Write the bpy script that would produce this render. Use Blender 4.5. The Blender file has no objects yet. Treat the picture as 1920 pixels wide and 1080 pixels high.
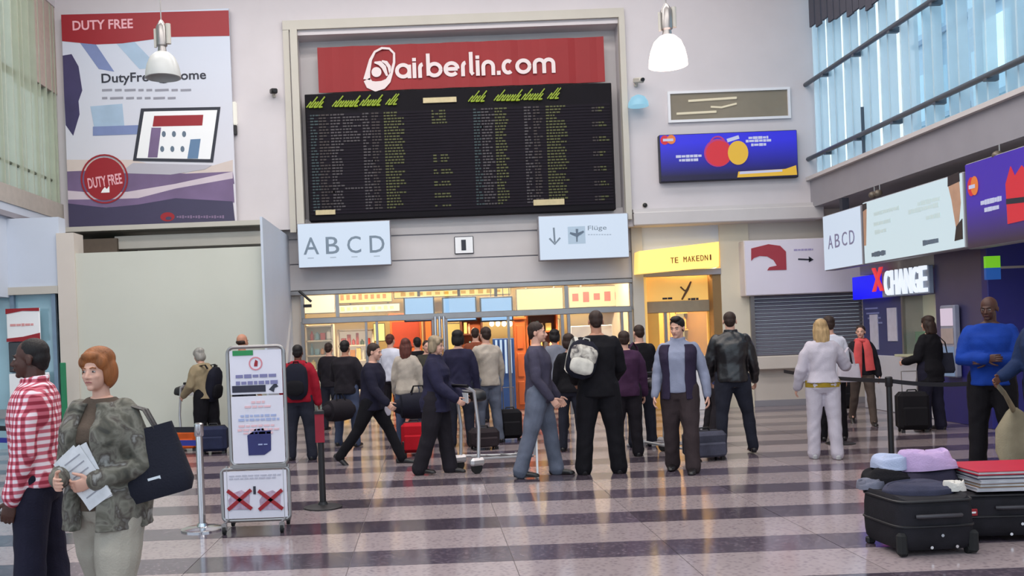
import bpy, bmesh, math, random
import numpy as np
from mathutils import Vector, Matrix, Euler

random.seed(7)
PI = math.pi
COL = bpy.context.scene.collection
SC = bpy.context.scene

# ------------------------------------------------------------------ camera
F, PX, PY, CH = 1800.0, 800.0, 632.0, 1.65
ROLL = math.radians(2.2)
RC, RS = math.cos(ROLL), math.sin(ROLL)
cam_d = bpy.data.cameras.new('camera')
cam = bpy.data.objects.new('camera', cam_d)
COL.objects.link(cam)
cam_d.sensor_width = 36.0
cam_d.lens = F * 36.0 / 1920.0
cam_d.shift_x = (960 - PX) / 1920.0
cam_d.shift_y = (PY - 540) / 1920.0
cam_d.clip_end = 400
cam.matrix_world = Matrix(((RC, RS, 0, 0), (0, 0, -1, 0), (-RS, RC, 0, CH), (0, 0, 0, 1)))
SC.camera = cam
SC.view_settings.view_transform = 'Standard'
SC.view_settings.look = 'None'
SC.view_settings.gamma = 1.0
SC.view_settings.use_curve_mapping = False
SC.view_settings.exposure = 0.0

# ------------------------------------------------------------------ world and lights
W = bpy.data.worlds.new('sky'); SC.world = W
W.use_nodes = True
wn = W.node_tree.nodes; wl = W.node_tree.links
bg = wn['Background']
bg.inputs['Color'].default_value = (0.72, 0.87, 1.0, 1)
bg.inputs['Strength'].default_value = 1.7

def area(name, loc, rot, sx, sy, power, color):
    d = bpy.data.lights.new(name, 'AREA')
    d.shape = 'RECTANGLE'; d.size = sx; d.size_y = sy
    d.energy = power; d.color = color
    o = bpy.data.objects.new(name, d); COL.objects.link(o)
    o.location = loc; o.rotation_euler = rot
    return o
# added fill lights in rows under the unseen ceiling of the hall
for k, y in enumerate((3.0, 7.5, 12.0, 16.0)):
    area('ceiling_light_band', (0, y, 9.5), (0, 0, 0), 13, 1.4, 500 if k < 3 else 410, (1.0, 0.955, 0.90))

# ------------------------------------------------------------------ projection helpers (pixel of the 1920x1080 photo -> point on a real plane)
def uv(px, py):
    dx, dy = px - PX, py - PY
    return dx * RC - dy * RS, dx * RS + dy * RC
def at(px, py, Y):
    u, v = uv(px, py); return Vector((u * Y / F, Y, CH - v * Y / F))
def atX(px, py, X):
    u, v = uv(px, py); Y = F * X / u; return Vector((X, Y, CH - v * Y / F))
def ground(px, py):
    u, v = uv(px, py); Y = F * CH / v; return Vector((u * Y / F, Y, 0))
def rect(x0, y0, x1, y1, Y):
    xm, ym = (x0 + x1) / 2, (y0 + y1) / 2
    return at(x0, ym, Y).x, at(x1, ym, Y).x, at(xm, y1, Y).z, at(xm, y0, Y).z    # X0 X1 Z0 Z1

# ------------------------------------------------------------------ materials
def lin(c):
    if isinstance(c, str):
        c = [int(c[i:i+2], 16) for i in (0, 2, 4)]
    r = []
    for v in c[:3]:
        v = v / 255.0
        r.append(v / 12.92 if v <= 0.04045 else ((v + 0.055) / 1.055) ** 2.4)
    return (*r, 1.0)
_M = {}
def mat(name, col, rough=0.6, metal=0.0, var=0.06, scale=8.0, bump=0.0, bscale=60.0, em=0.0, emcol=None, alpha=1.0, trans=0.0, spec=0.5, stretch=(1, 1, 1), coat=0.0):
    if name in _M: return _M[name]
    m = bpy.data.materials.new(name); m.use_nodes = True
    n = m.node_tree.nodes; l = m.node_tree.links
    b = n['Principled BSDF']
    c = lin(col)
    b.inputs['Base Color'].default_value = c
    b.inputs['Roughness'].default_value = rough
    b.inputs['Metallic'].default_value = metal
    b.inputs['Specular IOR Level'].default_value = spec
    if coat: b.inputs['Coat Weight'].default_value = coat
    tc = n.new('ShaderNodeTexCoord'); mp = n.new('ShaderNodeMapping'); mp.inputs['Scale'].default_value = stretch
    l.new(tc.outputs['Object'], mp.inputs['Vector'])
    if var > 0:
        nz = n.new('ShaderNodeTexNoise'); nz.inputs['Scale'].default_value = scale; nz.inputs['Detail'].default_value = 4
        l.new(mp.outputs[0], nz.inputs['Vector'])
        hs = n.new('ShaderNodeHueSaturation'); hs.inputs['Color'].default_value = c
        mr = n.new('ShaderNodeMapRange'); mr.inputs['From Min'].default_value = 0.3; mr.inputs['From Max'].default_value = 0.7
        mr.inputs['To Min'].default_value = 1 - var; mr.inputs['To Max'].default_value = 1 + var
        l.new(nz.outputs['Fac'], mr.inputs['Value']); l.new(mr.outputs[0], hs.inputs['Value'])
        l.new(hs.outputs[0], b.inputs['Base Color'])
    if bump > 0:
        n2 = n.new('ShaderNodeTexNoise'); n2.inputs['Scale'].default_value = bscale; n2.inputs['Detail'].default_value = 3
        l.new(mp.outputs[0], n2.inputs['Vector'])
        bp = n.new('ShaderNodeBump'); bp.inputs['Strength'].default_value = bump; bp.inputs['Distance'].default_value = 0.01
        l.new(n2.outputs['Fac'], bp.inputs['Height']); l.new(bp.outputs[0], b.inputs['Normal'])
    if em > 0:
        b.inputs['Emission Color'].default_value = lin(emcol if emcol else col)
        b.inputs['Emission Strength'].default_value = em
    if trans > 0:
        b.inputs['Transmission Weight'].default_value = trans
    if alpha < 1:
        b.inputs['Alpha'].default_value = alpha
    _M[name] = m
    return m
def fabric(name, col, var=0.18, scale=5.0, bump=0.35, rough=0.85):
    return mat(name, col, rough, 0, var, scale, bump, 90.0, spec=0.2)
def glow(name, col, s=1.0):
    c = [int(col[i:i+2], 16) for i in (0, 2, 4)] if isinstance(col, str) else col
    return mat(name, [v * .42 for v in c], 0.5, 0, 0, em=s, emcol=col)
def grad_mat(name, top, bottom, z0, z1, em=0.3):
    """printed gradient on a flat advert (flat print)"""
    m = bpy.data.materials.new(name); m.use_nodes = True
    n = m.node_tree.nodes; l = m.node_tree.links; b = n['Principled BSDF']
    tc = n.new('ShaderNodeTexCoord'); sp = n.new('ShaderNodeSeparateXYZ'); mr = n.new('ShaderNodeMapRange'); rp = n.new('ShaderNodeMix')
    rp.data_type = 'RGBA'
    l.new(tc.outputs['Object'], sp.inputs[0]); l.new(sp.outputs[2], mr.inputs['Value'])
    mr.inputs['From Min'].default_value = z0; mr.inputs['From Max'].default_value = z1
    l.new(mr.outputs[0], rp.inputs['Factor']); rp.inputs['A'].default_value = lin(bottom); rp.inputs['B'].default_value = lin(top)
    l.new(rp.outputs['Result'], b.inputs['Base Color']); b.inputs['Roughness'].default_value = 0.45
    if em:
        l.new(rp.outputs['Result'], b.inputs['Emission Color']); b.inputs['Emission Strength'].default_value = em
    return m
def check_mat(name, c1, c2, c3, s=0.036):
    m = bpy.data.materials.new(name); m.use_nodes = True
    n = m.node_tree.nodes; l = m.node_tree.links; b = n['Principled BSDF']
    tc = n.new('ShaderNodeTexCoord'); sp = n.new('ShaderNodeSeparateXYZ'); l.new(tc.outputs['Object'], sp.inputs[0])
    def stripe(sock):
        a = n.new('ShaderNodeMath'); a.operation = 'MULTIPLY'; a.inputs[1].default_value = 2 * PI / s; l.new(sock, a.inputs[0])
        si = n.new('ShaderNodeMath'); si.operation = 'SINE'; l.new(a.outputs[0], si.inputs[0])
        r = n.new('ShaderNodeMapRange'); r.inputs['From Min'].default_value = -0.35; r.inputs['From Max'].default_value = 0.35; l.new(si.outputs[0], r.inputs['Value'])
        return r.outputs[0]
    ad = n.new('ShaderNodeMath'); ad.operation = 'ADD'; l.new(sp.outputs[0], ad.inputs[0]); l.new(sp.outputs[1], ad.inputs[1])
    s1 = stripe(ad.outputs[0]); s2 = stripe(sp.outputs[2])
    sm = n.new('ShaderNodeMath'); sm.operation = 'ADD'; l.new(s1, sm.inputs[0]); l.new(s2, sm.inputs[1])
    hf = n.new('ShaderNodeMath'); hf.operation = 'MULTIPLY'; hf.inputs[1].default_value = 0.5; l.new(sm.outputs[0], hf.inputs[0])
    cr = n.new('ShaderNodeValToRGB'); cr.color_ramp.elements[0].color = lin(c1); cr.color_ramp.elements[1].color = lin(c3)
    e = cr.color_ramp.elements.new(0.5); e.color = lin(c2)
    l.new(hf.outputs[0], cr.inputs[0]); l.new(cr.outputs[0], b.inputs['Base Color']); b.inputs['Roughness'].default_value = 0.8
    return m
def patch_mat(name, cols, scale=9.0):
    m = bpy.data.materials.new(name); m.use_nodes = True
    n = m.node_tree.nodes; l = m.node_tree.links; b = n['Principled BSDF']
    tc = n.new('ShaderNodeTexCoord'); nz = n.new('ShaderNodeTexNoise'); nz.inputs['Scale'].default_value = scale; nz.inputs['Detail'].default_value = 3
    nz.inputs['Distortion'].default_value = 0.6
    l.new(tc.outputs['Object'], nz.inputs['Vector'])
    cr = n.new('ShaderNodeValToRGB'); k = len(cols)
    cr.color_ramp.elements[0].position = 0.3; cr.color_ramp.elements[0].color = lin(cols[0])
    cr.color_ramp.elements[1].position = 0.7; cr.color_ramp.elements[1].color = lin(cols[-1])
    for i in range(1, k - 1):
        e = cr.color_ramp.elements.new(0.3 + 0.4 * i / (k - 1)); e.color = lin(cols[i])
    l.new(nz.outputs['Fac'], cr.inputs[0]); l.new(cr.outputs[0], b.inputs['Base Color']); b.inputs['Roughness'].default_value = 0.85
    return m
def stone_mat(name, base, spots, rough=0.1, vr=.14):
    m = bpy.data.materials.new(name); m.use_nodes = True
    n = m.node_tree.nodes; l = m.node_tree.links; b = n['Principled BSDF']
    tc = n.new('ShaderNodeTexCoord'); ge = n.new('ShaderNodeNewGeometry'); oi = n.new('ShaderNodeObjectInfo')
    vo = n.new('ShaderNodeTexVoronoi'); vo.inputs['Scale'].default_value = 26
    nz = n.new('ShaderNodeTexNoise'); nz.inputs['Scale'].default_value = 7.5; nz.inputs['Detail'].default_value = 6; nz.inputs['Roughness'].default_value = 0.7
    l.new(ge.outputs['Position'], vo.inputs['Vector']); l.new(ge.outputs['Position'], nz.inputs['Vector'])
    mx = n.new('ShaderNodeMix'); mx.data_type = 'RGBA'; mx.inputs['A'].default_value = lin(base); mx.inputs['B'].default_value = lin(spots)
    ml = n.new('ShaderNodeMath'); ml.operation = 'MULTIPLY'; l.new(nz.outputs['Fac'], ml.inputs[0])
    mr0 = n.new('ShaderNodeMapRange'); mr0.inputs['From Min'].default_value = 0.0; mr0.inputs['From Max'].default_value = 0.5
    mr0.inputs['To Min'].default_value = 1.7; mr0.inputs['To Max'].default_value = 0.3
    l.new(vo.outputs['Distance'], mr0.inputs['Value']); l.new(mr0.outputs[0], ml.inputs[1])
    l.new(ml.outputs[0], mx.inputs['Factor'])
    hs = n.new('ShaderNodeHueSaturation'); l.new(mx.outputs['Result'], hs.inputs['Color'])
    mr = n.new('ShaderNodeMapRange'); mr.inputs['To Min'].default_value = 1 - vr; mr.inputs['To Max'].default_value = 1 + vr
    l.new(oi.outputs['Random'], mr.inputs['Value']); l.new(mr.outputs[0], hs.inputs['Value'])
    l.new(hs.outputs[0], b.inputs['Base Color'])
    b.inputs['Roughness'].default_value = rough; b.inputs['Specular IOR Level'].default_value = 0.7
    bn = n.new('ShaderNodeTexNoise'); bn.inputs['Scale'].default_value = 2.2; bn.inputs['Detail'].default_value = 2
    l.new(ge.outputs['Position'], bn.inputs['Vector'])
    bp = n.new('ShaderNodeBump'); bp.inputs['Strength'].default_value = 0.05; bp.inputs['Distance'].default_value = 0.02
    l.new(bn.outputs['Fac'], bp.inputs['Height']); l.new(bp.outputs[0], b.inputs['Normal'])
    return m

# ------------------------------------------------------------------ geometry helpers
def E(rx, ry, rz): return Euler((math.radians(rx), math.radians(ry), math.radians(rz))).to_matrix()
class MB:
    def __init__(s): s.v = []; s.f = []; s.mi = []; s.cur = 0
    def add(s, vs, fs):
        o = len(s.v); s.v += [tuple(v) for v in vs]; s.f += [[i + o for i in f] for f in fs]; s.mi += [s.cur] * len(fs); return s
    def box(s, c, d, R=None, bev=0.0):
        hx, hy, hz = d[0] / 2, d[1] / 2, d[2] / 2
        c = Vector(c)
        if bev <= 0:
            vs = [Vector((x, y, z)) for x in (-hx, hx) for y in (-hy, hy) for z in (-hz, hz)]
            fs = [(0, 1, 3, 2), (4, 6, 7, 5), (0, 4, 5, 1), (2, 3, 7, 6), (0, 2, 6, 4), (1, 5, 7, 3)]
        else:
            b = min(bev, hx * .99, hy * .99, hz * .99)
            vs = []; idx = {}
            for sx in (-1, 1):
                for sy in (-1, 1):
                    for sz in (-1, 1):
                        for ax in range(3):
                            p = [sx * (hx - b), sy * (hy - b), sz * (hz - b)]
                            p[ax] = (sx * hx, sy * hy, sz * hz)[ax]
                            idx[(sx, sy, sz, ax)] = len(vs); vs.append(Vector(p))
            g = lambda a, b_, c_, d_: idx[(a, b_, c_, d_)]
            fs = []
            for q in (-1, 1):
                fs.append([g(q, -1, -1, 0), g(q, 1, -1, 0), g(q, 1, 1, 0), g(q, -1, 1, 0)][::q])
                fs.append([g(-1, q, -1, 1), g(-1, q, 1, 1), g(1, q, 1, 1), g(1, q, -1, 1)][::q])
                fs.append([g(-1, -1, q, 2), g(1, -1, q, 2), g(1, 1, q, 2), g(-1, 1, q, 2)][::q])
            for a in (-1, 1):
                for b2 in (-1, 1):
                    fs.append([g(a, b2, -1, 0), g(a, b2, 1, 0), g(a, b2, 1, 1), g(a, b2, -1, 1)][::(-1 if a * b2 > 0 else 1) * -1])
                    fs.append([g(a, -1, b2, 0), g(a, 1, b2, 0), g(a, 1, b2, 2), g(a, -1, b2, 2)][::(1 if a * b2 > 0 else -1) * -1])
                    fs.append([g(-1, a, b2, 1), g(1, a, b2, 1), g(1, a, b2, 2), g(-1, a, b2, 2)][::(-1 if a * b2 > 0 else 1) * -1])
                    for c2 in (-1, 1):
                        fs.append([g(a, b2, c2, 0), g(a, b2, c2, 1), g(a, b2, c2, 2)][::(1 if a * b2 * c2 > 0 else -1)])
        if R is not None: vs = [R @ v for v in vs]
        return s.add([v + c for v in vs], fs)
    def cyl(s, p0, p1, r, n=12, r2=None):
        return s.tube([p0, p1], [r, r if r2 is None else r2], n)
    def tube(s, pts, rad, n=12, round_cap=False, flat=None):
        """closed tube; rad scalar, list of r or (ra, rb); flat = reference direction for ra"""
        P = [Vector(p) for p in pts]; m = len(P)
        if not isinstance(rad, (list, tuple)): rad = [rad] * m
        rad = [(r, r) if not isinstance(r, (list, tuple)) else r for r in rad]
        if round_cap:
            d0 = (P[0] - P[1]).normalized(); d1 = (P[-1] - P[-2]).normalized()
            r0 = min(rad[0]); r1 = min(rad[-1])
            pre = [(P[0] + d0 * r0 * a, (rad[0][0] * b, rad[0][1] * b)) for a, b in ((0.92, 0.35), (0.65, 0.75))]
            post = [(P[-1] + d1 * r1 * a, (rad[-1][0] * b, rad[-1][1] * b)) for a, b in ((0.65, 0.75), (0.92, 0.35))]
            P = [p for p, _ in pre] + P + [p for p, _ in post]; rad = [r for _, r in pre] + list(rad) + [r for _, r in post]; m = len(P)
        vs = []; ref = Vector(flat) if flat is not None else None; px_ = None
        for i in range(m):
            if i == 0: t = P[1] - P[0]
            elif i == m - 1: t = P[-1] - P[-2]
            else: t = (P[i + 1] - P[i]).normalized() + (P[i] - P[i - 1]).normalized()
            if t.length < 1e-9: t = Vector((0, 0, 1))
            t.normalize()
            if ref is not None: x = ref - t * ref.dot(t)
            elif px_ is None:
                a = Vector((0, 0, 1)) if abs(t.z) < 0.9 else Vector((1, 0, 0)); x = a - t * a.dot(t)
            else: x = px_ - t * px_.dot(t)
            if x.length < 1e-6: x = t.orthogonal()
            x.normalize(); y = t.cross(x); px_ = x
            for k in range(n):
                a = 2 * PI * k / n
                vs.append(P[i] + x * (math.cos(a) * rad[i][0]) + y * (math.sin(a) * rad[i][1]))
        fs = []
        for i in range(m - 1):
            for k in range(n):
                k2 = (k + 1) % n
                fs.append((i * n + k, i * n + k2, (i + 1) * n + k2, (i + 1) * n + k))
        fs.append(tuple(range(n))[::-1]); fs.append(tuple((m - 1) * n + k for k in range(n)))
        return s.add(vs, fs)
    def ell(s, c, r, R=None, n=14, m=9):
        c = Vector(c); vs = []
        for i in range(1, m):
            th = PI * i / m
            for k in range(n):
                a = 2 * PI * k / n
                v = Vector((r[0] * math.sin(th) * math.cos(a), r[1] * math.sin(th) * math.sin(a), r[2] * math.cos(th)))
                vs.append(c + (R @ v if R is not None else v))
        t = Vector((0, 0, r[2])); t = R @ t if R is not None else t
        vs.append(c + t); vs.append(c - t); T = len(vs) - 2; B = T + 1
        fs = []
        for i in range(m - 2):
            for k in range(n):
                k2 = (k + 1) % n
                fs.append((i * n + k, (i + 1) * n + k, (i + 1) * n + k2, i * n + k2))
        for k in range(n):
            k2 = (k + 1) % n
            fs.append((T, k, k2)); fs.append((B, (m - 2) * n + k2, (m - 2) * n + k))
        return s.add(vs, fs)
    def lathe(s, prof, c=(0, 0, 0), n=24, closed=True):
        c = Vector(c); vs = []
        for r, z in prof:
            for k in range(n):
                a = 2 * PI * k / n; vs.append(c + Vector((r * math.cos(a), r * math.sin(a), z)))
        m = len(prof); fs = []
        for i in range(m - 1):
            for k in range(n):
                k2 = (k + 1) % n; fs.append((i * n + k, i * n + k2, (i + 1) * n + k2, (i + 1) * n + k))
        if closed:
            fs.append(tuple(range(n))[::-1]); fs.append(tuple((m - 1) * n + k for k in range(n)))
        return s.add(vs, fs)
    def prism(s, pts, y0, y1):
        """polygon in x,z (front view) from depth y0 (front) to y1 (back)"""
        n = len(pts)
        area2 = sum(pts[i][0] * pts[(i + 1) % n][1] - pts[(i + 1) % n][0] * pts[i][1] for i in range(n))
        if area2 < 0: pts = pts[::-1]
        vs = [(x, y0, z) for x, z in pts] + [(x, y1, z) for x, z in pts]
        fs = [tuple(range(n)), tuple(range(n, 2 * n))[::-1]]
        for i in range(n):
            j = (i + 1) % n; fs.append((i, i + n, j + n, j))
        return s.add(vs, fs)
    def loft(s, rings):
        """rings: list of equal-length closed point loops, capped"""
        n = len(rings[0]); vs = [p for r in rings for p in r]; fs = []
        for i in range(len(rings) - 1):
            for k in range(n):
                k2 = (k + 1) % n; fs.append((i * n + k, i * n + k2, (i + 1) * n + k2, (i + 1) * n + k))
        fs.append(tuple(range(n))[::-1]); fs.append(tuple((len(rings) - 1) * n + k for k in range(n)))
        return s.add(vs, fs)
    def mesh(s, name):
        me = bpy.data.meshes.new(name); me.from_pydata(s.v, [], s.f)
        if any(s.mi): me.polygons.foreach_set('material_index', s.mi)
        bm = bmesh.new(); bm.from_mesh(me); bmesh.ops.recalc_face_normals(bm, faces=bm.faces); bm.to_mesh(me); bm.free()
        me.update(); return me
    def build(s, name, m, parent=None, smooth=False, loc=None):
        me = s.mesh(name)
        for q in (m if isinstance(m, (list, tuple)) else [m]): me.materials.append(q)
        if smooth: 
            me.polygons.foreach_set('use_smooth', [True] * len(me.polygons))
            try: me.set_sharp_from_angle(angle=math.radians(40))
            except Exception: pass
        o = bpy.data.objects.new(name, me); COL.objects.link(o)
        if parent is not None: o.parent = parent
        if loc is not None: o.location = loc
        return o
def tag(o, label=None, cat=None, group=None, kind=None):
    if label: o['label'] = label
    if cat: o['category'] = cat
    if group: o['group'] = group
    if kind: o['kind'] = kind
    return o
def thing(name, label, cat, loc=(0, 0, 0), rz=0, group=None):
    o = bpy.data.objects.new(name, None); COL.objects.link(o)
    o.location = loc; o.rotation_euler = (0, 0, rz); o.empty_display_size = 0.1
    return tag(o, label, cat, group)
def struct(name, m, mb, parent=None, label=None):
    o = mb.build(name, m, parent)
    if parent is None: o['kind'] = 'structure'
    return o
def bx(x0, x1, y0, y1, z0, z1, bev=0.0):
    return MB().box(((x0 + x1) / 2, (y0 + y1) / 2, (z0 + z1) / 2), (abs(x1 - x0), abs(y1 - y0), abs(z1 - z0)), None, bev)
def addbx(mb, x0, x1, y0, y1, z0, z1, bev=0.0):
    return mb.box(((x0 + x1) / 2, (y0 + y1) / 2, (z0 + z1) / 2), (abs(x1 - x0), abs(y1 - y0), abs(z1 - z0)), None, bev)
_TXT = 0
def text(s, name, m, parent, x0, x1, z0, z1, y, th=0.006, shear=0.0, offset=0.0, rot=0.0, keep=False):
    """lettering in the local x/z plane facing -y, fitted to the box x0..x1, z0..z1, front at y-th"""
    cu = bpy.data.curves.new('txt', 'FONT'); cu.body = s; cu.size = 1.0; cu.extrude = 0.01; cu.resolution_u = 3
    cu.shear = shear; cu.offset = offset; cu.space_character = 1.0
    o = bpy.data.objects.new('txt', cu); COL.objects.link(o)
    dg = bpy.context.evaluated_depsgraph_get()
    me = bpy.data.meshes.new_from_object(o.evaluated_get(dg)); bpy.data.objects.remove(o)
    n = len(me.vertices); a = np.empty(n * 3); me.vertices.foreach_get('co', a); a = a.reshape(-1, 3)
    mn = a.min(0); mxx = a.max(0)
    X = (a[:, 0] - mn[0]) / (mxx[0] - mn[0]) * (x1 - x0)
    Z = (a[:, 1] - mn[1]) / (mxx[1] - mn[1]) * (z1 - z0)
    Yv = y - (a[:, 2] - mn[2]) / (mxx[2] - mn[2]) * th
    if (mxx[0] - mn[0]) < .35 * (mxx[1] - mn[1]) and (x1 - x0) > .5 * (z1 - z0):
        X = X * .4 + (x1 - x0) * .3
    cx, cz = (x1 - x0) / 2, (z1 - z0) / 2
    X = X - cx; Z = Z - cz
    c, s_ = math.cos(rot), math.sin(rot)
    X, Z = X * c - Z * s_ + cx + x0, X * s_ + Z * c + cz + z0
    a = np.stack([X, Yv, Z], 1); me.vertices.foreach_set('co', a.ravel()); me.update()
    me.name = name; me.materials.clear(); me.materials.append(m)
    ob = bpy.data.objects.new(name, me); COL.objects.link(ob); ob.parent = parent
    return ob
def disc_pts(cx, cz, rx, rz, n=28, a0=0, a1=2 * PI):
    return [(cx + rx * math.cos(a0 + (a1 - a0) * k / n), cz + rz * math.sin(a0 + (a1 - a0) * k / n)) for k in range(n)]
# ================================================================== THE SETTING
WY = 19.0            # upper face of the far wall
XR, XL = 7.7, -7.1   # side walls (upper, window level)
M_wall = mat('plaster_white', (203, 196, 199), 0.7, 0, 0.03, 1.5)
M_wallw = mat('plaster_warm', (206, 196, 186), 0.7, 0, 0.03, 1.5)
M_cool = mat('plaster_cool', (196, 203, 216), 0.6, 0, 0.03, 1.2)
M_grey = mat('fascia_grey', (198, 192, 192), 0.55, 0, 0.03, 2)
M_greyd = mat('ledge_grey', (146, 143, 150), 0.5, 0, 0.04, 2)
M_frame = mat('frame_offwhite', (188, 182, 172), 0.5, 0, 0.03, 2)
M_steel = mat('brushed_steel', (150, 146, 145), 0.32, 0.85, 0.05, 6)
M_chrome = mat('chrome', (205, 205, 208), 0.15, 1.0, 0)
M_black = mat('black_plastic', (22, 20, 24), 0.45, 0, 0.05, 10)
M_rubber = mat('black_rubber', (18, 18, 20), 0.8, 0, 0)
M_white = mat('white_lacquer', (225, 224, 228), 0.4, 0, 0.02, 3)
M_cream = mat('cream_paint', (214, 204, 184), 0.6, 0, 0.03, 2)

# ---- floor: base bed, stone slabs in alternating light and dark rows
floor = struct('floor', stone_mat('floor_joint', (120, 110, 112), (90, 84, 90), 0.3), bx(-16, 18, -3, 30, -0.12, -0.006))
M_l = stone_mat('terrazzo_light', (160, 146, 148), (112, 99, 106), 0.13, .1)
M_d = stone_mat('terrazzo_dark', (66, 58, 70), (118, 104, 114), 0.13, .32)
def slab_mesh(w, d, m, nm):
    mb = MB(); g = 0.003
    addbx(mb, g, w - g, g, d - g, -0.05, 0.0)
    me = mb.mesh(nm); me.materials.append(m); return me
TW, LD, DD = 1.2, 0.72, 0.50
me_l = slab_mesh(TW, LD, M_l, 'floor_tile'); me_d = slab_mesh(TW, DD, M_d, 'floor_tile')
Y0 = 7.25 - 0.27     # near edge of one dark row
far = MB(); far_d = MB(); near_rows = range(-3, 6)
for k in range(-8, 19):
    ya = Y0 + k * 1.22
    for j in range(-13, 14):
        xa = 0.57 + j * TW
        vis = (-0.52 * (ya + 1.3) < xa + TW) and (xa < 0.66 * (ya + 1.3))
        if k in near_rows and vis:
            for me, yy in ((me_d, ya), (me_l, ya + DD)):
                o = bpy.data.objects.new('floor_tile', me); COL.objects.link(o); o.parent = floor; o.location = (xa, yy, 0)
        else:
            addbx(far_d, xa + .003, xa + TW - .003, ya + .003, ya + DD - .003, -0.05, 0)
            addbx(far, xa + .003, xa + TW - .003, ya + DD + .003, ya + 1.217, -0.05, 0)
o = far.build('floor_tiles_light', M_l, floor); o['kind'] = 'stuff'
o = far_d.build('floor_tiles_dark', M_d, floor); o['kind'] = 'stuff'

# ---- ceiling
struct('ceiling', M_wall, bx(-9, 10, -2, 20, 9.7, 9.9))

# ---- far wall, upper part, around the departures recess
r0 = at(563, 250, WY).x; r1 = at(1168, 240, WY).x; rt = at(860, 55, WY).z; rb = at(870, 424, WY).z
zl = atX(1700, 309, XR).z
ledge_t = at(1350, 389, WY).z; ledge_b = at(1350, 417, WY - .15).z
posL = at(420, 435, WY).z
wf = MB()
addbx(wf, XL - .3, r0, WY, WY + .6, posL, 9.7)
addbx(wf, r1, XR + .15, WY, WY + .6, ledge_b, 9.7)
addbx(wf, r0, r1, WY, WY + .6, rt, 9.7)
wall_far = struct('wall_far', M_wall, wf)
struct('wall_recess', M_grey, bx(r0 - .1, r1 + .1, WY + .45, WY + .6, rb - .2, rt + .2), wall_far)
# frame moulding round the recess
fw = at(563, 250, WY).x - at(538, 250, WY).x
mb = MB(); addbx(mb, r0 - fw, r0 - fw * .55, WY - .06, WY, rb, rt + .28); addbx(mb, r0 - fw * .45, r0 + .02, WY - .1, WY + .05, rb, rt + .1)
addbx(mb, r1 - .02, r1 + fw * .35, WY - .1, WY + .05, rb, rt + .1)
addbx(mb, r0 - fw, r1 + fw * .35, WY - .07, WY, rt + .1, rt + .28)
struct('trim_recess', M_frame, mb)
# ledge on the right half of the far wall, with a darker underside strip
mb = MB(); addbx(mb, r1 + .12, XR + .2, WY - .16, WY, ledge_b, ledge_t - .05, .02); addbx(mb, r1 + .12, XR + .2, WY - .1, WY, ledge_t - .05, ledge_t + .02)
struct('trim_ledge', M_grey, mb)
# ---- header over the shop front (three horizontal panels with shadow gaps)
HY = 19.3
hx0, hx1 = at(556, 480, HY).x - .3, at(1190, 470, HY).x
hb = at(870, 534, HY).z
g1 = at(870, 437, HY).z; g2 = at(870, 484, HY).z
header = struct('wall_header', M_greyd, bx(hx0, hx1, HY + .03, HY + .3, hb, rb + .3))
for za, zb, nm in ((g1, rb + .3, 'panel'), (g2, g1, 'panel'), (hb, g2, 'panel')):
    bx(hx0, hx1, HY, HY + .04, za + .012, zb - .012, .004).build('panel', M_grey, header)
bx(hx0, hx1, HY - .05, HY + .25, hb - .09, hb, .01).build('sill_rail', M_steel, header)
# pillar strip left of the cafe, wall between cafe and shutter
px0, px1 = at(1186, 560, HY).x, at(1206, 560, HY).x
struct('trim_pillar', M_frame, bx(px0, px1, HY - .1, HY + .3, 0, ledge_b))
cx0, cx1 = px1, at(1352, 560, HY).x
sx0, sx1 = at(1408, 600, HY).x, at(1635, 600, HY).x
ctop = at(1275, 500, HY).z
struct('wall_pillar_cream', M_cream, bx(cx1, sx0, HY - .04, HY + .5, 0, ledge_b + .05))
struct('wall_above_cafe', M_cool, bx(cx0, cx1, HY, HY + .5, at(1275, 468, HY).z, ledge_b + .05))
stz = at(1500, 551, HY).z; sbz = at(1500, 665, HY).z
mb = MB(); addbx(mb, sx0, 9.4, HY, HY + .5, stz, ledge_t + .4); addbx(mb, sx0, 9.4, HY, HY + .5, 0, sbz)
struct('wall_kiosk', M_wallw, mb)
mb = MB(); addbx(mb, sx0, 9.2, HY - .25, HY, sbz - .26, sbz, .015)
struct('trim_counter', M_wallw, mb)
struct('baseboard_kiosk', M_greyd, bx(sx0, 9.3, HY - .03, HY + .02, 0, .12))
# ---- right wall: windows above, grey beam, recessed lower wall
zs = atX(1700, 259, XR).z; zb = (atX(1490, 402, XR).z + atX(1910, 255, XR).z) / 2
struct('wall_right_beam', M_greyd, bx(XR, XR + 1.3, -1, WY + .3, zb, zs))
struct('trim_right_sill', M_grey, bx(XR - .08, XR + .2, -1, WY, zs - .05, zs + .02))
struct('wall_right_lower', M_wallw, bx(8.75, 9.0, -1, HY + .1, 0, zb + .1))
struct('wall_right_top', M_wall, bx(XR, XR + .4, -1, WY, 8.35, 9.7))
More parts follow.
